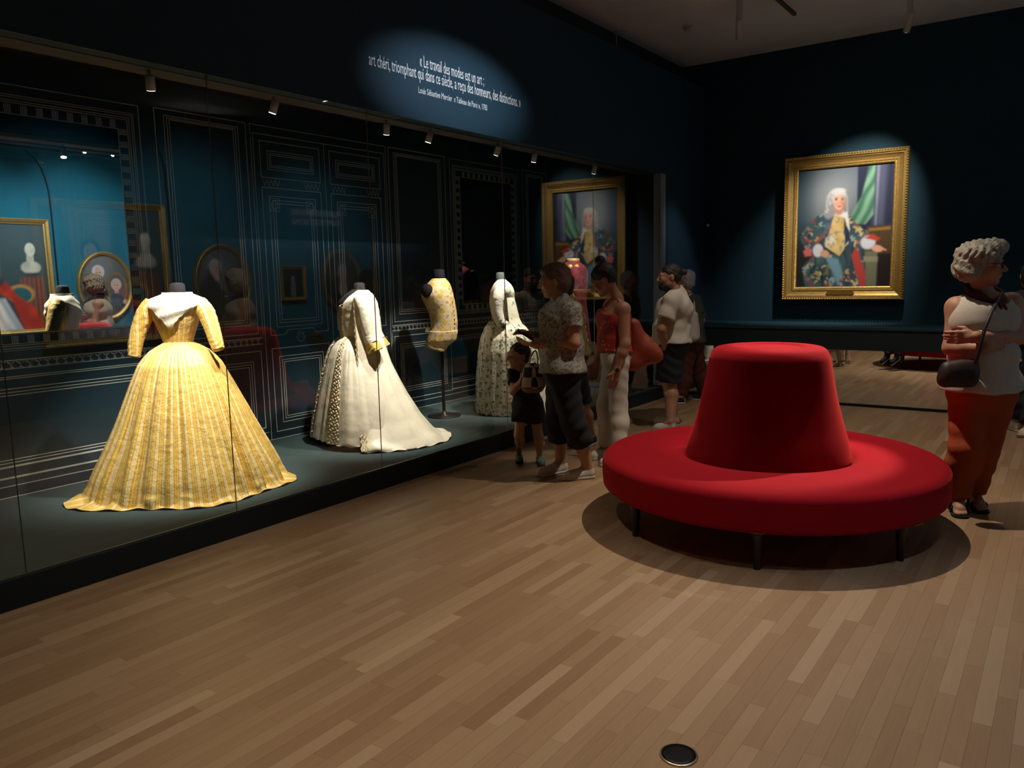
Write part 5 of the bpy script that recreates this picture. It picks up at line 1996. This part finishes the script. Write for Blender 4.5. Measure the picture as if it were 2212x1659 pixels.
M['canvas_white'] = mat('white_canvas_shoe', (0.50, 0.46, 0.40), 0.8, nscale=60)
M['rubber_white'] = mat('white_rubber', (0.48, 0.45, 0.40), 0.6)
M['cloth_black'] = mat('black_cloth', (0.006, 0.006, 0.010), 0.9, nscale=60)
M['cloth_navy'] = mat('navy_cloth', (0.008, 0.011, 0.022), 0.9, nscale=60)
M['jean_white'] = mat('white_denim', (0.46, 0.42, 0.38), 0.85, nscale=90, bump=0.2)
M['tee_white'] = mat('white_jersey', (0.50, 0.46, 0.42), 0.9, nscale=50, bump=0.1)
M['blouse_floral'] = mk_floral('floral_blouse', (0.30, 0.29, 0.26), [((0.12, 0.12, 0.10), 1.0, 0.36), ((0.19, 0.16, 0.09), 1.5, 0.34), ((0.07, 0.10, 0.07), 2.0, 0.26), ((0.09, 0.11, 0.16), 1.3, 0.24)], 30)
M['top_red'] = mk_floral('red_floral_camisole', (0.32, 0.018, 0.014), [((0.42, 0.13, 0.10), 1.0, 0.24), ((0.20, 0.012, 0.012), 0.7, 0.30)], 24)
M['bag_red'] = mat('rust_red_leather', (0.24, 0.032, 0.014), 0.6, nscale=25, var=0.2, bump=0.2)
M['orange_linen'] = mat('orange_linen', (0.36, 0.062, 0.014), 0.9, nscale=60, bump=0.2)
M['scarf'] = mat('maroon_scarf', (0.10, 0.012, 0.022), 0.85, nscale=40, var=0.3)
M['bag_brown'] = mat('dark_brown_leather', (0.020, 0.009, 0.010), 0.55, nscale=30)
M['maroon_trouser'] = mat('maroon_trouser', (0.07, 0.012, 0.010), 0.9, nscale=40)
M['olive_top'] = mat('olive_grey_jersey', (0.06, 0.062, 0.055), 0.9, nscale=50)

# ---- woman in a flowered blouse, reading her telephone
B = (-3.10, 5.08)
J = jn(B, head=(1196, 606), neck=(1207, 652), chest=(1212, 694), waist=(1213, 748), pelvis=(1215, 802), shL=(1232, 675, 0.165), shR=(1200, 672, -0.165),
       elL=(1240, 741, 0.20), wrL=(1160, 745, 0.10), elR=(1205, 738, -0.21), wrR=(1152, 724, -0.06),
       hipL=(1218, 822, 0.085), hipR=(1212, 820, -0.085), knL=(1240, 918, 0.10), knR=(1204, 908, -0.08))
r, f = person('woman in a flowered blouse and black capri trousers reading her telephone', B, J, LEFT * 0.98 + FWD * 0.1, head_face=(*(LEFT * 0.98), -0.16), build=1.10,
              feet={'L': fl((1284, 1031), (1219, 1037)), 'R': fl((1224, 1018), (1160, 1030))})
f.body(M['skin_fair'], {'L': (at(1128, 741, B, 0.06), (0, 0, 1), 0.5), 'R': (at(1122, 712, B, -0.02), (0, 0, -1), 0.7)})
hz = at(1212, 800, B)[2]
f.top(M['blouse_floral'], hz, 0.020, 0.48, 0.022, bust=0.075, amp=0.003, slack=0.02)
f.bottoms(M['cloth_black'], hz + 0.06, 1.42, 0.014, 0.018)
f.hair(hair_mat('brown_grey_hair', (0.12, 0.080, 0.055)), [(-0.03, 0, 0.040, 0.108, 0.092, 0.088), (-0.052, 0, -0.020, 0.078, 0.092, 0.085), (0.0, 0, 0.075, 0.09, 0.075, 0.05)],
       [(0.115, 0, -0.045, 0.100, 0.09, 0.095), (0.09, 0, -0.13, 0.15, 0.12, 0.08)], amp=0.002)
f.glasses(M['metal_rim'])
for s in 'LR':
    f.shoe(s, M['canvas_white'], M['rubber_white'], 0.07, lace=M['canvas_white'])
for dx in (0, 7):
    tubeobj('drawstring', [at(1210 + dx, 797, B, 0.16), at(1209 + dx * 1.3, 812, B, 0.165), at(1208 + dx * 1.6, 828, B, 0.165)], 0.004, M['tee_white'], r, 6, 8)
rebase(r, (B[0], B[1], 0))
p0, p1 = at(1140, 728, B, 0.03), at(1118, 716, B, 0.0)
ph = thing('telephone', 'telephone held by the woman in a flowered blouse', 'telephone')
c = (at(1136, 724, B, 0.02))
bm = bmesh.new()
box(bm, -0.036, 0.036, -0.075, 0.075, -0.0045, 0.0045)
bmesh.ops.bevel(bm, geom=bm.edges[:], offset=0.003, segments=2, affect='EDGES')
o = bobj('phone_case', bm, M['cloth_black'], ph)
bm = bmesh.new()
box(bm, -0.033, 0.033, -0.070, 0.070, 0.0046, 0.0052)
o2 = bobj('screen', bm, mat('phone_screen', (0.012, 0.013, 0.016), 0.15), ph)
ph.location = c.tolist()
ph.rotation_euler = (math.radians(35), math.radians(-10), math.atan2(LEFT[1], LEFT[0]) - PI / 2)

# ---- woman in a red camisole and white trousers, stooping to the glass
B = (-3.10, 5.80)
J = jn(B, head=(1303, 604), neck=(1328, 646), chest=(1327, 690), waist=(1326, 730), pelvis=(1330, 770), shL=(1346, 668, 0.155), shR=(1318, 662, -0.155),
       elL=(1350, 742, 0.20), wrL=(1333, 798, 0.20), elR=(1304, 735, -0.20), wrR=(1288, 782, -0.16),
       hipL=(1333, 790, 0.085), hipR=(1326, 790, -0.085), knL=(1336, 880, 0.09), knR=(1308, 878, -0.07))
r, f = person('woman in a red camisole and white trousers stooping towards the glass', B, J, LEFT * 0.95 + FWD * 0.2, head_face=(*(LEFT * 0.88 + FWD * 0.1), -0.50), build=0.93,
              feet={'L': fl((1350, 1003), (1295, 1008)), 'R': fl((1318, 986), (1276, 994))})
f.body(M['skin_tan'], {'L': (at(1323, 838, B, 0.19), (*(LEFT * 0.5 - TOV), 0), 0.25), 'R': (at(1281, 810, B, -0.15), (*TOV, 0), 0.4)})
hz = at(1326, 757, B)[2]
f.top(M['top_red'], hz, 0.014, 0, 0.016, bust=0.055, neck_cut=0.06, topz=at(1330, 676, B)[2], name='camisole')
for sg in (-1, 1):
    tubeobj('shoulder_strap', [J['chest'] + f.F * 0.10 + f.L * sg * 0.085 + [0, 0, 0.05], (J['chest'] + f.F * 0.06 + f.L * sg * 0.10 + [0, 0, 0.13]), J['neck'] + f.L * sg * 0.105 + [0, 0, 0.01] - f.F * 0.01, J['chest'] - f.F * 0.115 + f.L * sg * 0.085 + [0, 0, 0.05]], 0.006, M['top_red'], r, 6, 16)
f.bottoms(M['jean_white'], hz + 0.05, 1.95, 0.010, 0.012, 0.0016)
f.hair(hair_mat('black_hair', (0.010, 0.007, 0.007)), [(-0.022, 0, 0.036, 0.106, 0.084, 0.090), (-0.04, 0, 0.0, 0.078, 0.082, 0.075), (-0.055, 0, 0.145, 0.045, 0.045, 0.042), (-0.05, 0, 0.115, 0.03, 0.03, 0.03)],
       [(0.105, 0, -0.045, 0.105, 0.09, 0.098), (0.0, 0.085, -0.02, 0.035, 0.03, 0.035), (0.0, -0.085, -0.02, 0.035, 0.03, 0.035)], amp=0.0015)
f.glasses(M['metal_rim'])
for s in 'LR':
    f.shoe(s, M['canvas_white'], M['rubber_white'], 0.07, lace=M['canvas_white'])
c = f.J['wrL']
bobj('wrist_watch', (lambda bm: (bmesh.ops.create_uvsphere(bm, u_segments=12, v_segments=8, radius=0.016, matrix=Matrix.Translation((c + np.array([*TOV, 0]) * 0.028).tolist())), bm)[1])(bmesh.new()), M['cloth_black'], r, True)
rebase(r, (B[0], B[1], 0))
# her slouchy shoulder bag
bg = thing('shoulder_bag', 'large rust red slouchy bag behind the woman in red', 'bag')
S = Sdf()
q = lambda x, y, w=0.0: at(x, y, B, w)
S.rc(q(1368, 700, -0.05), q(1405, 752, -0.05), 0.03, 0.05, k=0.05)
S.rc(q(1405, 752, -0.05), q(1416, 770, -0.05), 0.05, 0.045, k=0.05)
S.rc(q(1368, 700, -0.05), q(1366, 780, -0.05), 0.03, 0.06, k=0.08)
S.rc(q(1366, 782, -0.05), q(1414, 766, -0.05), 0.058, 0.05, k=0.08)
S.rc(q(1372, 735, -0.05), q(1395, 755, -0.05), 0.055, 0.058, k=0.08)
obj('bag_body', S.mesh('bag_body', 0.008, folds(0.003, 30)), M['bag_red'], bg, True)
tubeobj('strap', [q(1362, 700, -0.06), q(1358, 676, -0.08), q(1345, 656, -0.13), q(1332, 664, -0.19), q(1345, 690, -0.16), q(1368, 712, -0.10)], 0.012, M['bag_red'], bg, 8, 30)
rebase(bg, J['shR'].tolist())

# ---- man in a white T-shirt and navy shorts
B = (-3.30, 7.40)
J = jn(B, head=(1446, 598), neck=(1461, 634), chest=(1456, 668), waist=(1451, 708), pelvis=(1449, 745), shL=(1452, 650, 0.20), shR=(1466, 648, -0.20),
       elL=(1430, 712, 0.25), wrL=(1437, 752, 0.17), elR=(1478, 708, -0.22), wrR=(1452, 745, -0.19),
       hipL=(1451, 756, 0.095), hipR=(1446, 756, -0.095), knL=(1447, 826, 0.09), knR=(1442, 824, -0.09))
r, f = person('bearded man with a hair bun in white T-shirt and navy shorts', B, J, LEFT * 0.97 + TOV * 0.15, head_face=(*(LEFT * 0.98), -0.05), build=1.12, sc=1.03,
              feet={'L': fl((1462, 932), (1410, 931)), 'R': fl((1466, 921), (1414, 914))})
f.body(M['skin_tan'], {'L': (at(1443, 768, B, 0.15), (*TOV, 0), 0.6), 'R': (at(1440, 755, B, -0.17), None, 0.6)})
hz = at(1450, 738, B)[2]
f.top(M['tee_white'], hz, 0.024, 0.62, 0.025, amp=0.003, slack=0.03)
f.bottoms(M['cloth_navy'], hz + 0.05, 0.98, 0.022, 0.035, name='shorts')
hm = hair_mat('dark_brown_hair', (0.014, 0.009, 0.007))
f.hair(hm, [(-0.024, 0, 0.040, 0.104, 0.082, 0.086), (-0.045, 0, 0.0, 0.07, 0.080, 0.07), (-0.135, 0, 0.035, 0.040, 0.036, 0.034)],
       [(0.11, 0, -0.045, 0.105, 0.09, 0.098), (0.0, 0.085, -0.02, 0.04, 0.03, 0.045), (0.0, -0.085, -0.02, 0.04, 0.03, 0.045)], amp=0.0015)
f.hair(hm, [(0.045, 0, -0.082, 0.062, 0.062, 0.046), (0.062, 0, -0.095, 0.042, 0.042, 0.034)], [(0.112, 0, -0.058, 0.022, 0.028, 0.012)], amp=0.0015, name='beard')
for s in 'LR':
    f.shoe(s, M['canvas_white'], M['rubber_white'], 0.075, lace=M['cloth_black'])
rebase(r, (B[0], B[1], 0))

# ---- grey-haired visitor behind the man, with a white tote bag
g0 = on_z(1478, 868)
B = (float(g0[0]), float(g0[1]))
J = jn(B, head=(1479, 604), neck=(1484, 640), chest=(1490, 672), waist=(1494, 705), pelvis=(1495, 738), shL=(1478, 652, 0.17), shR=(1502, 650, -0.13),
       elL=(1472, 700, 0.2), wrL=(1462, 735, 0.18), elR=(1515, 690, -0.12), wrR=(1510, 708, 0.0),
       hipL=(1488, 748, 0.07), hipR=(1500, 748, -0.07), knL=(1480, 806, 0.07), knR=(1512, 806, -0.08))
r, f = person('grey haired visitor in maroon trousers standing behind the bearded man', B, J, LEFT * 0.8 + FWD * 0.6, build=1.0, sc=0.98,
              feet={'L': fl((1480, 872), (1460, 872)), 'R': fl((1528, 866), (1506, 864))})
f.body(M['skin_fair'], {'L': (at(1456, 760, B, 0.16), None, 0.5), 'R': (at(1508, 722, B, 0.02), None, 0.5)}, 0.0085)
hz = at(1494, 738, B)[2]
f.top(M['olive_top'], hz, 0.016, 0.9, 0.012, vox=0.009)
f.bottoms(M['maroon_trouser'], hz + 0.05, 1.92, 0.014, 0.016, vox=0.009)
f.hair(hair_mat('silver_hair', (0.34, 0.35, 0.38)), [(-0.03, 0, 0.034, 0.106, 0.088, 0.090), (-0.05, 0, -0.03, 0.075, 0.085, 0.09)], [(0.11, 0, -0.045, 0.1, 0.09, 0.095)], amp=0.002)
for s in 'LR':
    f.shoe(s, M['cloth_navy'], M['rubber_white'], 0.07)
rebase(r, (B[0], B[1], 0))
tb = thing('tote_bag', 'white cloth tote bag on the grey haired visitor\'s shoulder', 'bag')
S = Sdf()
q = lambda x, y, w=0.24: at(x, y, B, w)
for x_ in (1486, 1493, 1500):
    S.rc(q(x_, 682), q(x_ + 2, 726), 0.045, 0.055, k=0.05)
obj('bag_body', S.mesh('bag_body', 0.009, folds(0.002, 30)), M['tee_white'], tb, True)
tubeobj('strap', [q(1486, 690), q(1486, 660, 0.2), q(1490, 637, 0.10), q(1497, 640, 0.06), q(1500, 665, 0.2), q(1502, 690)], 0.010, M['tee_white'], tb, 8, 24)
rebase(tb, q(1495, 735).tolist())

# ---- woman with crossed arms
B = (-0.44, 5.67)
J = jn(B, head=(2124, 572, 0.04), neck=(2124, 638), chest=(2124, 692), waist=(2124, 768), pelvis=(2121, 838), shR=(2066, 664, -0.02), shL=(2184, 655, 0.03),
       elR=(2053, 752, 0.03), wrR=(2128, 752, 0.185), elL=(2200, 728, 0.08), wrL=(2108, 727, 0.20),
       hipR=(2092, 856), hipL=(2150, 856), knR=(2086, 970, 0.05), knL=(2124, 968, 0.03))
r, f = person('grey curly haired woman in orange trousers standing with crossed arms', B, J, TOV * 0.95 + RGT * 0.25, head_face=(*(TOV * 0.62 + RGT * 0.78), -0.05), build=1.08, sc=1.02,
              feet={'R': fl((2064, 1098), (2078, 1124)), 'L': fl((2096, 1088), (2126, 1112))})
f.body(M['skin_fair'], {'R': (at(2160, 742, B, 0.17), (*(-TOV), 0), 0.4), 'L': (at(2078, 728, B, 0.17), (*(-TOV), 0), 0.3)}, 0.006)
hz = at(2124, 840, B)[2]
f.top(M['tee_white'], hz, 0.018, 0, 0.03, bust=0.066, neck_cut=0.125, neck_fwd=0.03, name='sleeveless_top', amp=0.0022)
f.bottoms(M['orange_linen'], hz + 0.05, 1.93, 0.014, 0.018, 0.0022)
f.hair(hair_mat('curly_grey_hair', (0.30, 0.28, 0.24)), [(-0.030, 0, 0.055, 0.125, 0.125, 0.090), (-0.070, 0, -0.01, 0.095, 0.120, 0.095), (0.03, 0.02, 0.105, 0.09, 0.10, 0.05), (-0.06, -0.07, -0.03, 0.07, 0.06, 0.075)],
       [(0.125, 0, -0.045, 0.105, 0.085, 0.098), (0.06, 0, -0.16, 0.15, 0.15, 0.10)], amp=0.0042, freq=165)
f.glasses(M['cloth_black'])
# scarf knotted at the neck
th = np.linspace(0, 2 * PI, 25)
ring = [J['neck'] + f.F * (0.088 * math.cos(a) + 0.015) + f.L * 0.098 * math.sin(a) + [0, 0, 0.012 - 0.045 * math.cos(a) + 0.006 * math.sin(5 * a)] for a in th]
sc_ = obj('scarf', grid_mesh('scarf', tube_pts(ring, [0.024 + 0.006 * math.sin(4 * a) for a in th], 10), True), M['scarf'], r, True)
for k in (-1, 1):
    c = J['neck'] + f.F * 0.115 + [0, 0, -0.04]
    tubeobj('scarf_end', [c, c + f.F * 0.02 + f.L * k * 0.02 - [0, 0, 0.04], c + f.F * 0.03 + f.L * k * 0.035 - [0, 0, 0.10]], [0.016, 0.022, 0.008], M['scarf'], sc_, 8, 12)
# sandals
for s in 'LR':
    h, t = f.feet[s]
    d = unit([t[0] - h[0], t[1] - h[1], 0])
    sd = np.cross([0, 0, 1], d)
    a = np.array([h[0], h[1], 0])
    S = Sdf()
    S.rc(a + d * 0.03 + [0, 0, 0.008], a + d * 0.19 + [0, 0, 0.008], 0.044, 0.05, k=0.02, clip=[((0, 0, 0.001), (0, 0, -1)), ((0, 0, 0.017), (0, 0, 1))])
    so = obj('sandal', S.mesh('sandal', 0.006), M['cloth_black'], r, True)
    for u_ in (0.09, 0.15):
        c = a + d * u_
        tubeobj('sandal_strap', [c + sd * 0.048 + [0, 0, 0.014], c + sd * 0.034 + [0, 0, 0.066 - u_ * 0.1], c - sd * 0.034 + [0, 0, 0.066 - u_ * 0.1], c - sd * 0.048 + [0, 0, 0.014]], 0.009, M['cloth_black'], so, 8, 14)
wb = [J['wrL'] + unit(J['elL'] - J['wrL']) * 0.03]
ax = unit(J['elL'] - J['wrL'])
e1 = unit(np.cross(ax, [0, 0, 1]))
e2 = np.cross(ax, e1)
ring = [wb[0] + (e1 * math.cos(a) + e2 * math.sin(a)) * 0.034 for a in np.linspace(0, 2 * PI, 17)]
obj('bracelet', grid_mesh('bracelet', tube_pts(ring, 0.006, 6), True), M['brass'], r, True)
rebase(r, (B[0], B[1], 0))
bg = thing('crossbody_bag', 'dark brown leather bag worn by the woman with crossed arms', 'bag')
S = Sdf()
q = lambda x, y, w=0.19: at(x, y, B, w)
S.rc(q(2046, 792, 0.17), q(2100, 786, 0.19), 0.03, 0.03, k=0.05)
S.rc(q(2042, 822, 0.17), q(2094, 822, 0.19), 0.045, 0.042, k=0.05)
S.rc(q(2048, 805, 0.17), q(2096, 802, 0.19), 0.042, 0.042, k=0.05)
obj('bag_body', S.mesh('bag_body', 0.0075, folds(0.0015, 30)), M['bag_brown'], bg, True)
tubeobj('strap', [q(2104, 790, 0.20), q(2112, 770, 0.245), q(2126, 715, 0.25), q(2142, 675, 0.21), q(2160, 642, 0.11), q(2166, 632, 0.03), q(2160, 640, -0.06)], 0.011, M['bag_brown'], bg, 8, 40)
rebase(bg, q(2070, 838).tolist())

# ---- child holding a chequered bag
B = (-3.55, 5.26)
J = jn(B, head=(1119, 768), neck=(1128, 797), chest=(1131, 822), waist=(1136, 850), pelvis=(1140, 874), shR=(1111, 807), shL=(1148, 806, 0.0),
       elR=(1108, 846, 0.07), wrR=(1128, 820, 0.14), elL=(1158, 842, 0.05), wrL=(1150, 815, 0.12),
       hipR=(1126, 884), hipL=(1156, 884), knR=(1121, 940, 0.02), knL=(1163, 944, 0.02))
r, f = person('small child in a black T-shirt and dark shorts holding a chequered bag', B, J, TOV * 0.8 + LEFT * 0.6, head_face=(*(LEFT * 0.85 + TOV * 0.5), 0.0), sc=0.62, build=1.0,
              feet={'R': fl((1121, 992), (1124, 1013)), 'L': fl((1164, 998), (1177, 1017))})
f.hs = 0.86
f.body(M['skin_fair'], {'R': (at(1137, 805, B, 0.16), (*(-TOV), 0), 0.6), 'L': (at(1146, 800, B, 0.15), (*(-TOV), 0), 0.6)})
hz = at(1138, 872, B)[2]
f.top(M['cloth_black'], hz, 0.014, 0.55, 0.01, neck_cut=0.075, vox=0.007)
f.bottoms(mat('dark_grey_shorts', (0.014, 0.014, 0.018), 0.9), hz + 0.04, 0.5, 0.018, 0.024, name='shorts', vox=0.007)
f.hair(hair_mat('child_dark_hair', (0.016, 0.010, 0.008)), [(-0.024, 0, 0.036, 0.104, 0.086, 0.090), (-0.045, 0, -0.01, 0.075, 0.084, 0.08)], [(0.11, 0, -0.04, 0.1, 0.09, 0.098)], amp=0.0015)
for s in 'LR':
    f.shoe(s, mat('teal_sandal', (0.06, 0.16, 0.16), 0.6, var=0.3), mat('brown_sole', (0.05, 0.03, 0.02), 0.8), 0.06)
rebase(r, (B[0], B[1], 0))
# the chequered tote
B2 = (-3.40, 5.12)
tb = thing('chequered_tote', 'black and white chequered tote bag with tan base, before the child', 'bag')
q = lambda x, y, w=0.0: at(x, y, B2, w)


def mk_chequer():
    t = NT('chequer_cloth')
    ck = t.n('ShaderNodeTexChecker')
    ck.inputs['Scale'].default_value = 13
    ck.inputs['Color1'].default_value = (0.45, 0.42, 0.38, 1)
    ck.inputs['Color2'].default_value = (0.02, 0.025, 0.022, 1)
    t.l(t.n('ShaderNodeTexCoord').outputs['Object'], ck.inputs['Vector'])
    t.l(ck.outputs[0], t.b.inputs['Base Color'])
    t.b.inputs['Roughness'].default_value = 0.85
    return t.m


S = Sdf()
zt = q(1148, 834)[2]
S.rc(q(1145, 800), q(1158, 800), 0.045, k=0.04, clip=[((0, 0, q(1148, 788)[2]), (0, 0, 1)), ((0, 0, zt), (0, 0, -1))])
S.rc(q(1142, 830), q(1160, 830), 0.060, k=0.04, clip=[((0, 0, zt), (0, 0, -1))])
S.rc(q(1145, 800), q(1142, 830), 0.045, 0.06, k=0.04, clip=[((0, 0, zt), (0, 0, -1)), ((0, 0, q(1148, 788)[2]), (0, 0, 1))])
S.rc(q(1158, 800), q(1160, 830), 0.045, 0.06, k=0.04, clip=[((0, 0, zt), (0, 0, -1)), ((0, 0, q(1148, 788)[2]), (0, 0, 1))])
obj('bag_body', S.mesh('bag_body', 0.007), mk_chequer(), tb, True)
S = Sdf()
S.rc(q(1142, 832), q(1160, 832), 0.062, k=0.04, clip=[((0, 0, zt - 0.001), (0, 0, 1))])
obj('tan_base', S.mesh('tan_base', 0.007), mat('tan_leather', (0.22, 0.12, 0.06), 0.7), tb, True)
for w_ in (-0.035, 0.035):
    tubeobj('handle', [q(1141, 796, w_), q(1147, 770, w_), q(1156, 758, w_), q(1161, 770, w_), q(1162, 796, w_)], 0.007, M['tee_white'], tb, 8, 22)
rebase(tb, q(1150, 852).tolist())

# ---- visitor half hidden between the two women
B = (-3.62, 6.10)
J = jn(B, head=(1212, 616), neck=(1222, 652), chest=(1228, 690), waist=(1232, 730), pelvis=(1236, 768), shL=(1240, 668, 0.15), shR=(1214, 666, -0.15),
       elL=(1248, 728, 0.18), wrL=(1235, 772, 0.16), elR=(1216, 728, -0.18), wrR=(1206, 770, -0.15),
       hipL=(1242, 790, 0.08), hipR=(1234, 790, -0.08), knL=(1258, 876, 0.08), knR=(1236, 876, -0.07))
r, f = person('visitor in yellowish top and black shorts behind the woman in flowered blouse', B, J, LEFT * 0.9 + FWD * 0.4, sc=0.96,
              feet={'L': fl((1284, 958), (1262, 966)), 'R': fl((1245, 964), (1220, 968))})
f.body(M['skin_tan'], {'L': (at(1230, 805, B, 0.15), None, 0.4), 'R': (at(1203, 800, B, -0.14), None, 0.4)}, 0.0085)
hz = at(1236, 765, B)[2]
f.top(mat('ochre_jersey', (0.22, 0.17, 0.05), 0.9, nscale=50), hz, 0.018, 0.5, 0.02, vox=0.009)
f.bottoms(M['cloth_black'], hz + 0.05, 0.95, 0.016, 0.02, name='shorts', vox=0.009)
f.hair(hm, [(-0.024, 0, 0.036, 0.104, 0.084, 0.090), (-0.045, 0, -0.02, 0.075, 0.084, 0.09)], [(0.11, 0, -0.045, 0.1, 0.09, 0.095)], amp=0.0015)
for s in 'LR':
    f.shoe(s, mat('black_red_trainer', (0.02, 0.008, 0.010), 0.7, var=0.5), M['rubber_white'], 0.08)
rebase(r, (B[0], B[1], 0))

# ---- visitor in dark clothes behind the woman with crossed arms
g0 = on_z(2206, 930)
B = (float(g0[0]), float(g0[1]))
J = jn(B, head=(2226, 596), neck=(2228, 632), chest=(2228, 668), waist=(2226, 706), pelvis=(2224, 745), shL=(2205, 648, 0.0), shR=(2250, 648, 0.0),
       elL=(2194, 705), wrL=(2196, 748, 0.04), elR=(2260, 705), wrR=(2258, 748, 0.04), hipL=(2212, 760), hipR=(2236, 760), knL=(2204, 842, 0.02), knR=(2232, 842, 0.02))
r, f = person('visitor in dark clothes and white shoes behind the orange trousered woman', B, J, FWD * 0.9 + RGT * 0.3, sc=1.0,
              feet={'L': fl((2206, 934), (2184, 926)), 'R': fl((2228, 940), (2212, 944))})
f.body(M['skin_fair'], {'L': (at(2198, 775, B, 0.05), None, 0.4), 'R': (at(2256, 775, B, 0.05), None, 0.4)}, 0.0085)
hz = at(2224, 742, B)[2]
f.top(M['cloth_black'], hz, 0.018, 1.6, 0.015, vox=0.009)
f.bottoms(M['cloth_black'], hz + 0.05, 1.9, 0.016, 0.02, vox=0.009)
f.hair(hm, [(-0.024, 0, 0.036, 0.104, 0.084, 0.090), (-0.045, 0, -0.02, 0.075, 0.084, 0.09)], [(0.11, 0, -0.045, 0.1, 0.09, 0.095)], amp=0.0015)
for s in 'LR':
    f.shoe(s, M['canvas_white'], M['rubber_white'], 0.075)
rebase(r, (B[0], B[1], 0))

# ---- small visitor seated on the far side of the sofa (only the feet show, in the low mirror)
cxy = np.array([SX, SY]) + FWD * 0.74
B = (float(cxy[0]), float(cxy[1]))
v3 = lambda s_, f_, z_: np.array([B[0] + RGT[0] * s_ + FWD[0] * f_, B[1] + RGT[1] * s_ + FWD[1] * f_, z_])
J = dict(head=v3(0, 0.02, 0.93), neck=v3(0, 0.0, 0.825), chest=v3(0, 0.0, 0.75), waist=v3(0, -0.01, 0.64), pelvis=v3(0, 0.0, 0.54), shL=v3(-0.105, 0, 0.79), shR=v3(0.105, 0, 0.79),
         elL=v3(-0.14, 0.04, 0.64), elR=v3(0.14, 0.04, 0.64), wrL=v3(-0.09, 0.16, 0.57), wrR=v3(0.09, 0.16, 0.57), hipL=v3(-0.055, 0.03, 0.54), hipR=v3(0.055, 0.03, 0.54),
         knL=v3(-0.08, 0.34, 0.51), knR=v3(0.07, 0.34, 0.51))
for s_, x_ in (('L', -0.10), ('R', 0.09)):
    J['an' + s_] = v3(x_, 0.46, 0.21)
r, f = person('small visitor in dark clothes seated behind the sofa back, shoes seen in mirror', B, J, FWD, sc=0.66)
f.hs = 0.86
f.body(M['skin_fair'], {'L': (v3(-0.07, 0.25, 0.56), (0, 0, -1), 0.4), 'R': (v3(0.07, 0.25, 0.56), (0, 0, -1), 0.4)}, 0.008)
f.top(M['cloth_navy'], 0.50, 0.012, 0.6, 0.008, neck_cut=0.07, vox=0.008)
f.bottoms(M['cloth_black'], 0.56, 1.9, 0.012, 0.012, vox=0.008)
f.hair(hm, [(-0.024, 0, 0.036, 0.104, 0.086, 0.090), (-0.045, 0, -0.01, 0.075, 0.084, 0.08)], [(0.11, 0, -0.04, 0.1, 0.09, 0.098)], amp=0.0015, vox=0.008)
for s_ in 'LR':
    a = J['an' + s_]
    S_ = Sdf()
    d = unit([FWD[0], FWD[1], -0.55])
    S_.rc(a - d * 0.02 - [0, 0, 0.02], a + d * 0.10 - [0, 0, 0.03], 0.034, 0.030, k=0.02)
    S_.rc(a + [0, 0, 0.02], a - [0, 0, 0.02], 0.032, 0.034, k=0.02)
    so = obj('shoe', S_.mesh('shoe', 0.006), M['cloth_black'], r, True)
    S_ = Sdf()
    n_ = unit(np.cross(np.cross(d, [0, 0, 1]), d))
    S_.rc(a - d * 0.02 - [0, 0, 0.035], a + d * 0.10 - [0, 0, 0.045], 0.038, 0.034, k=0.02, clip=[(a - [0, 0, 0.058], n_)])
    obj('sole', S_.mesh('sole', 0.006), M['rubber_white'], so, True)
rebase(r, (B[0], B[1], 0.44))
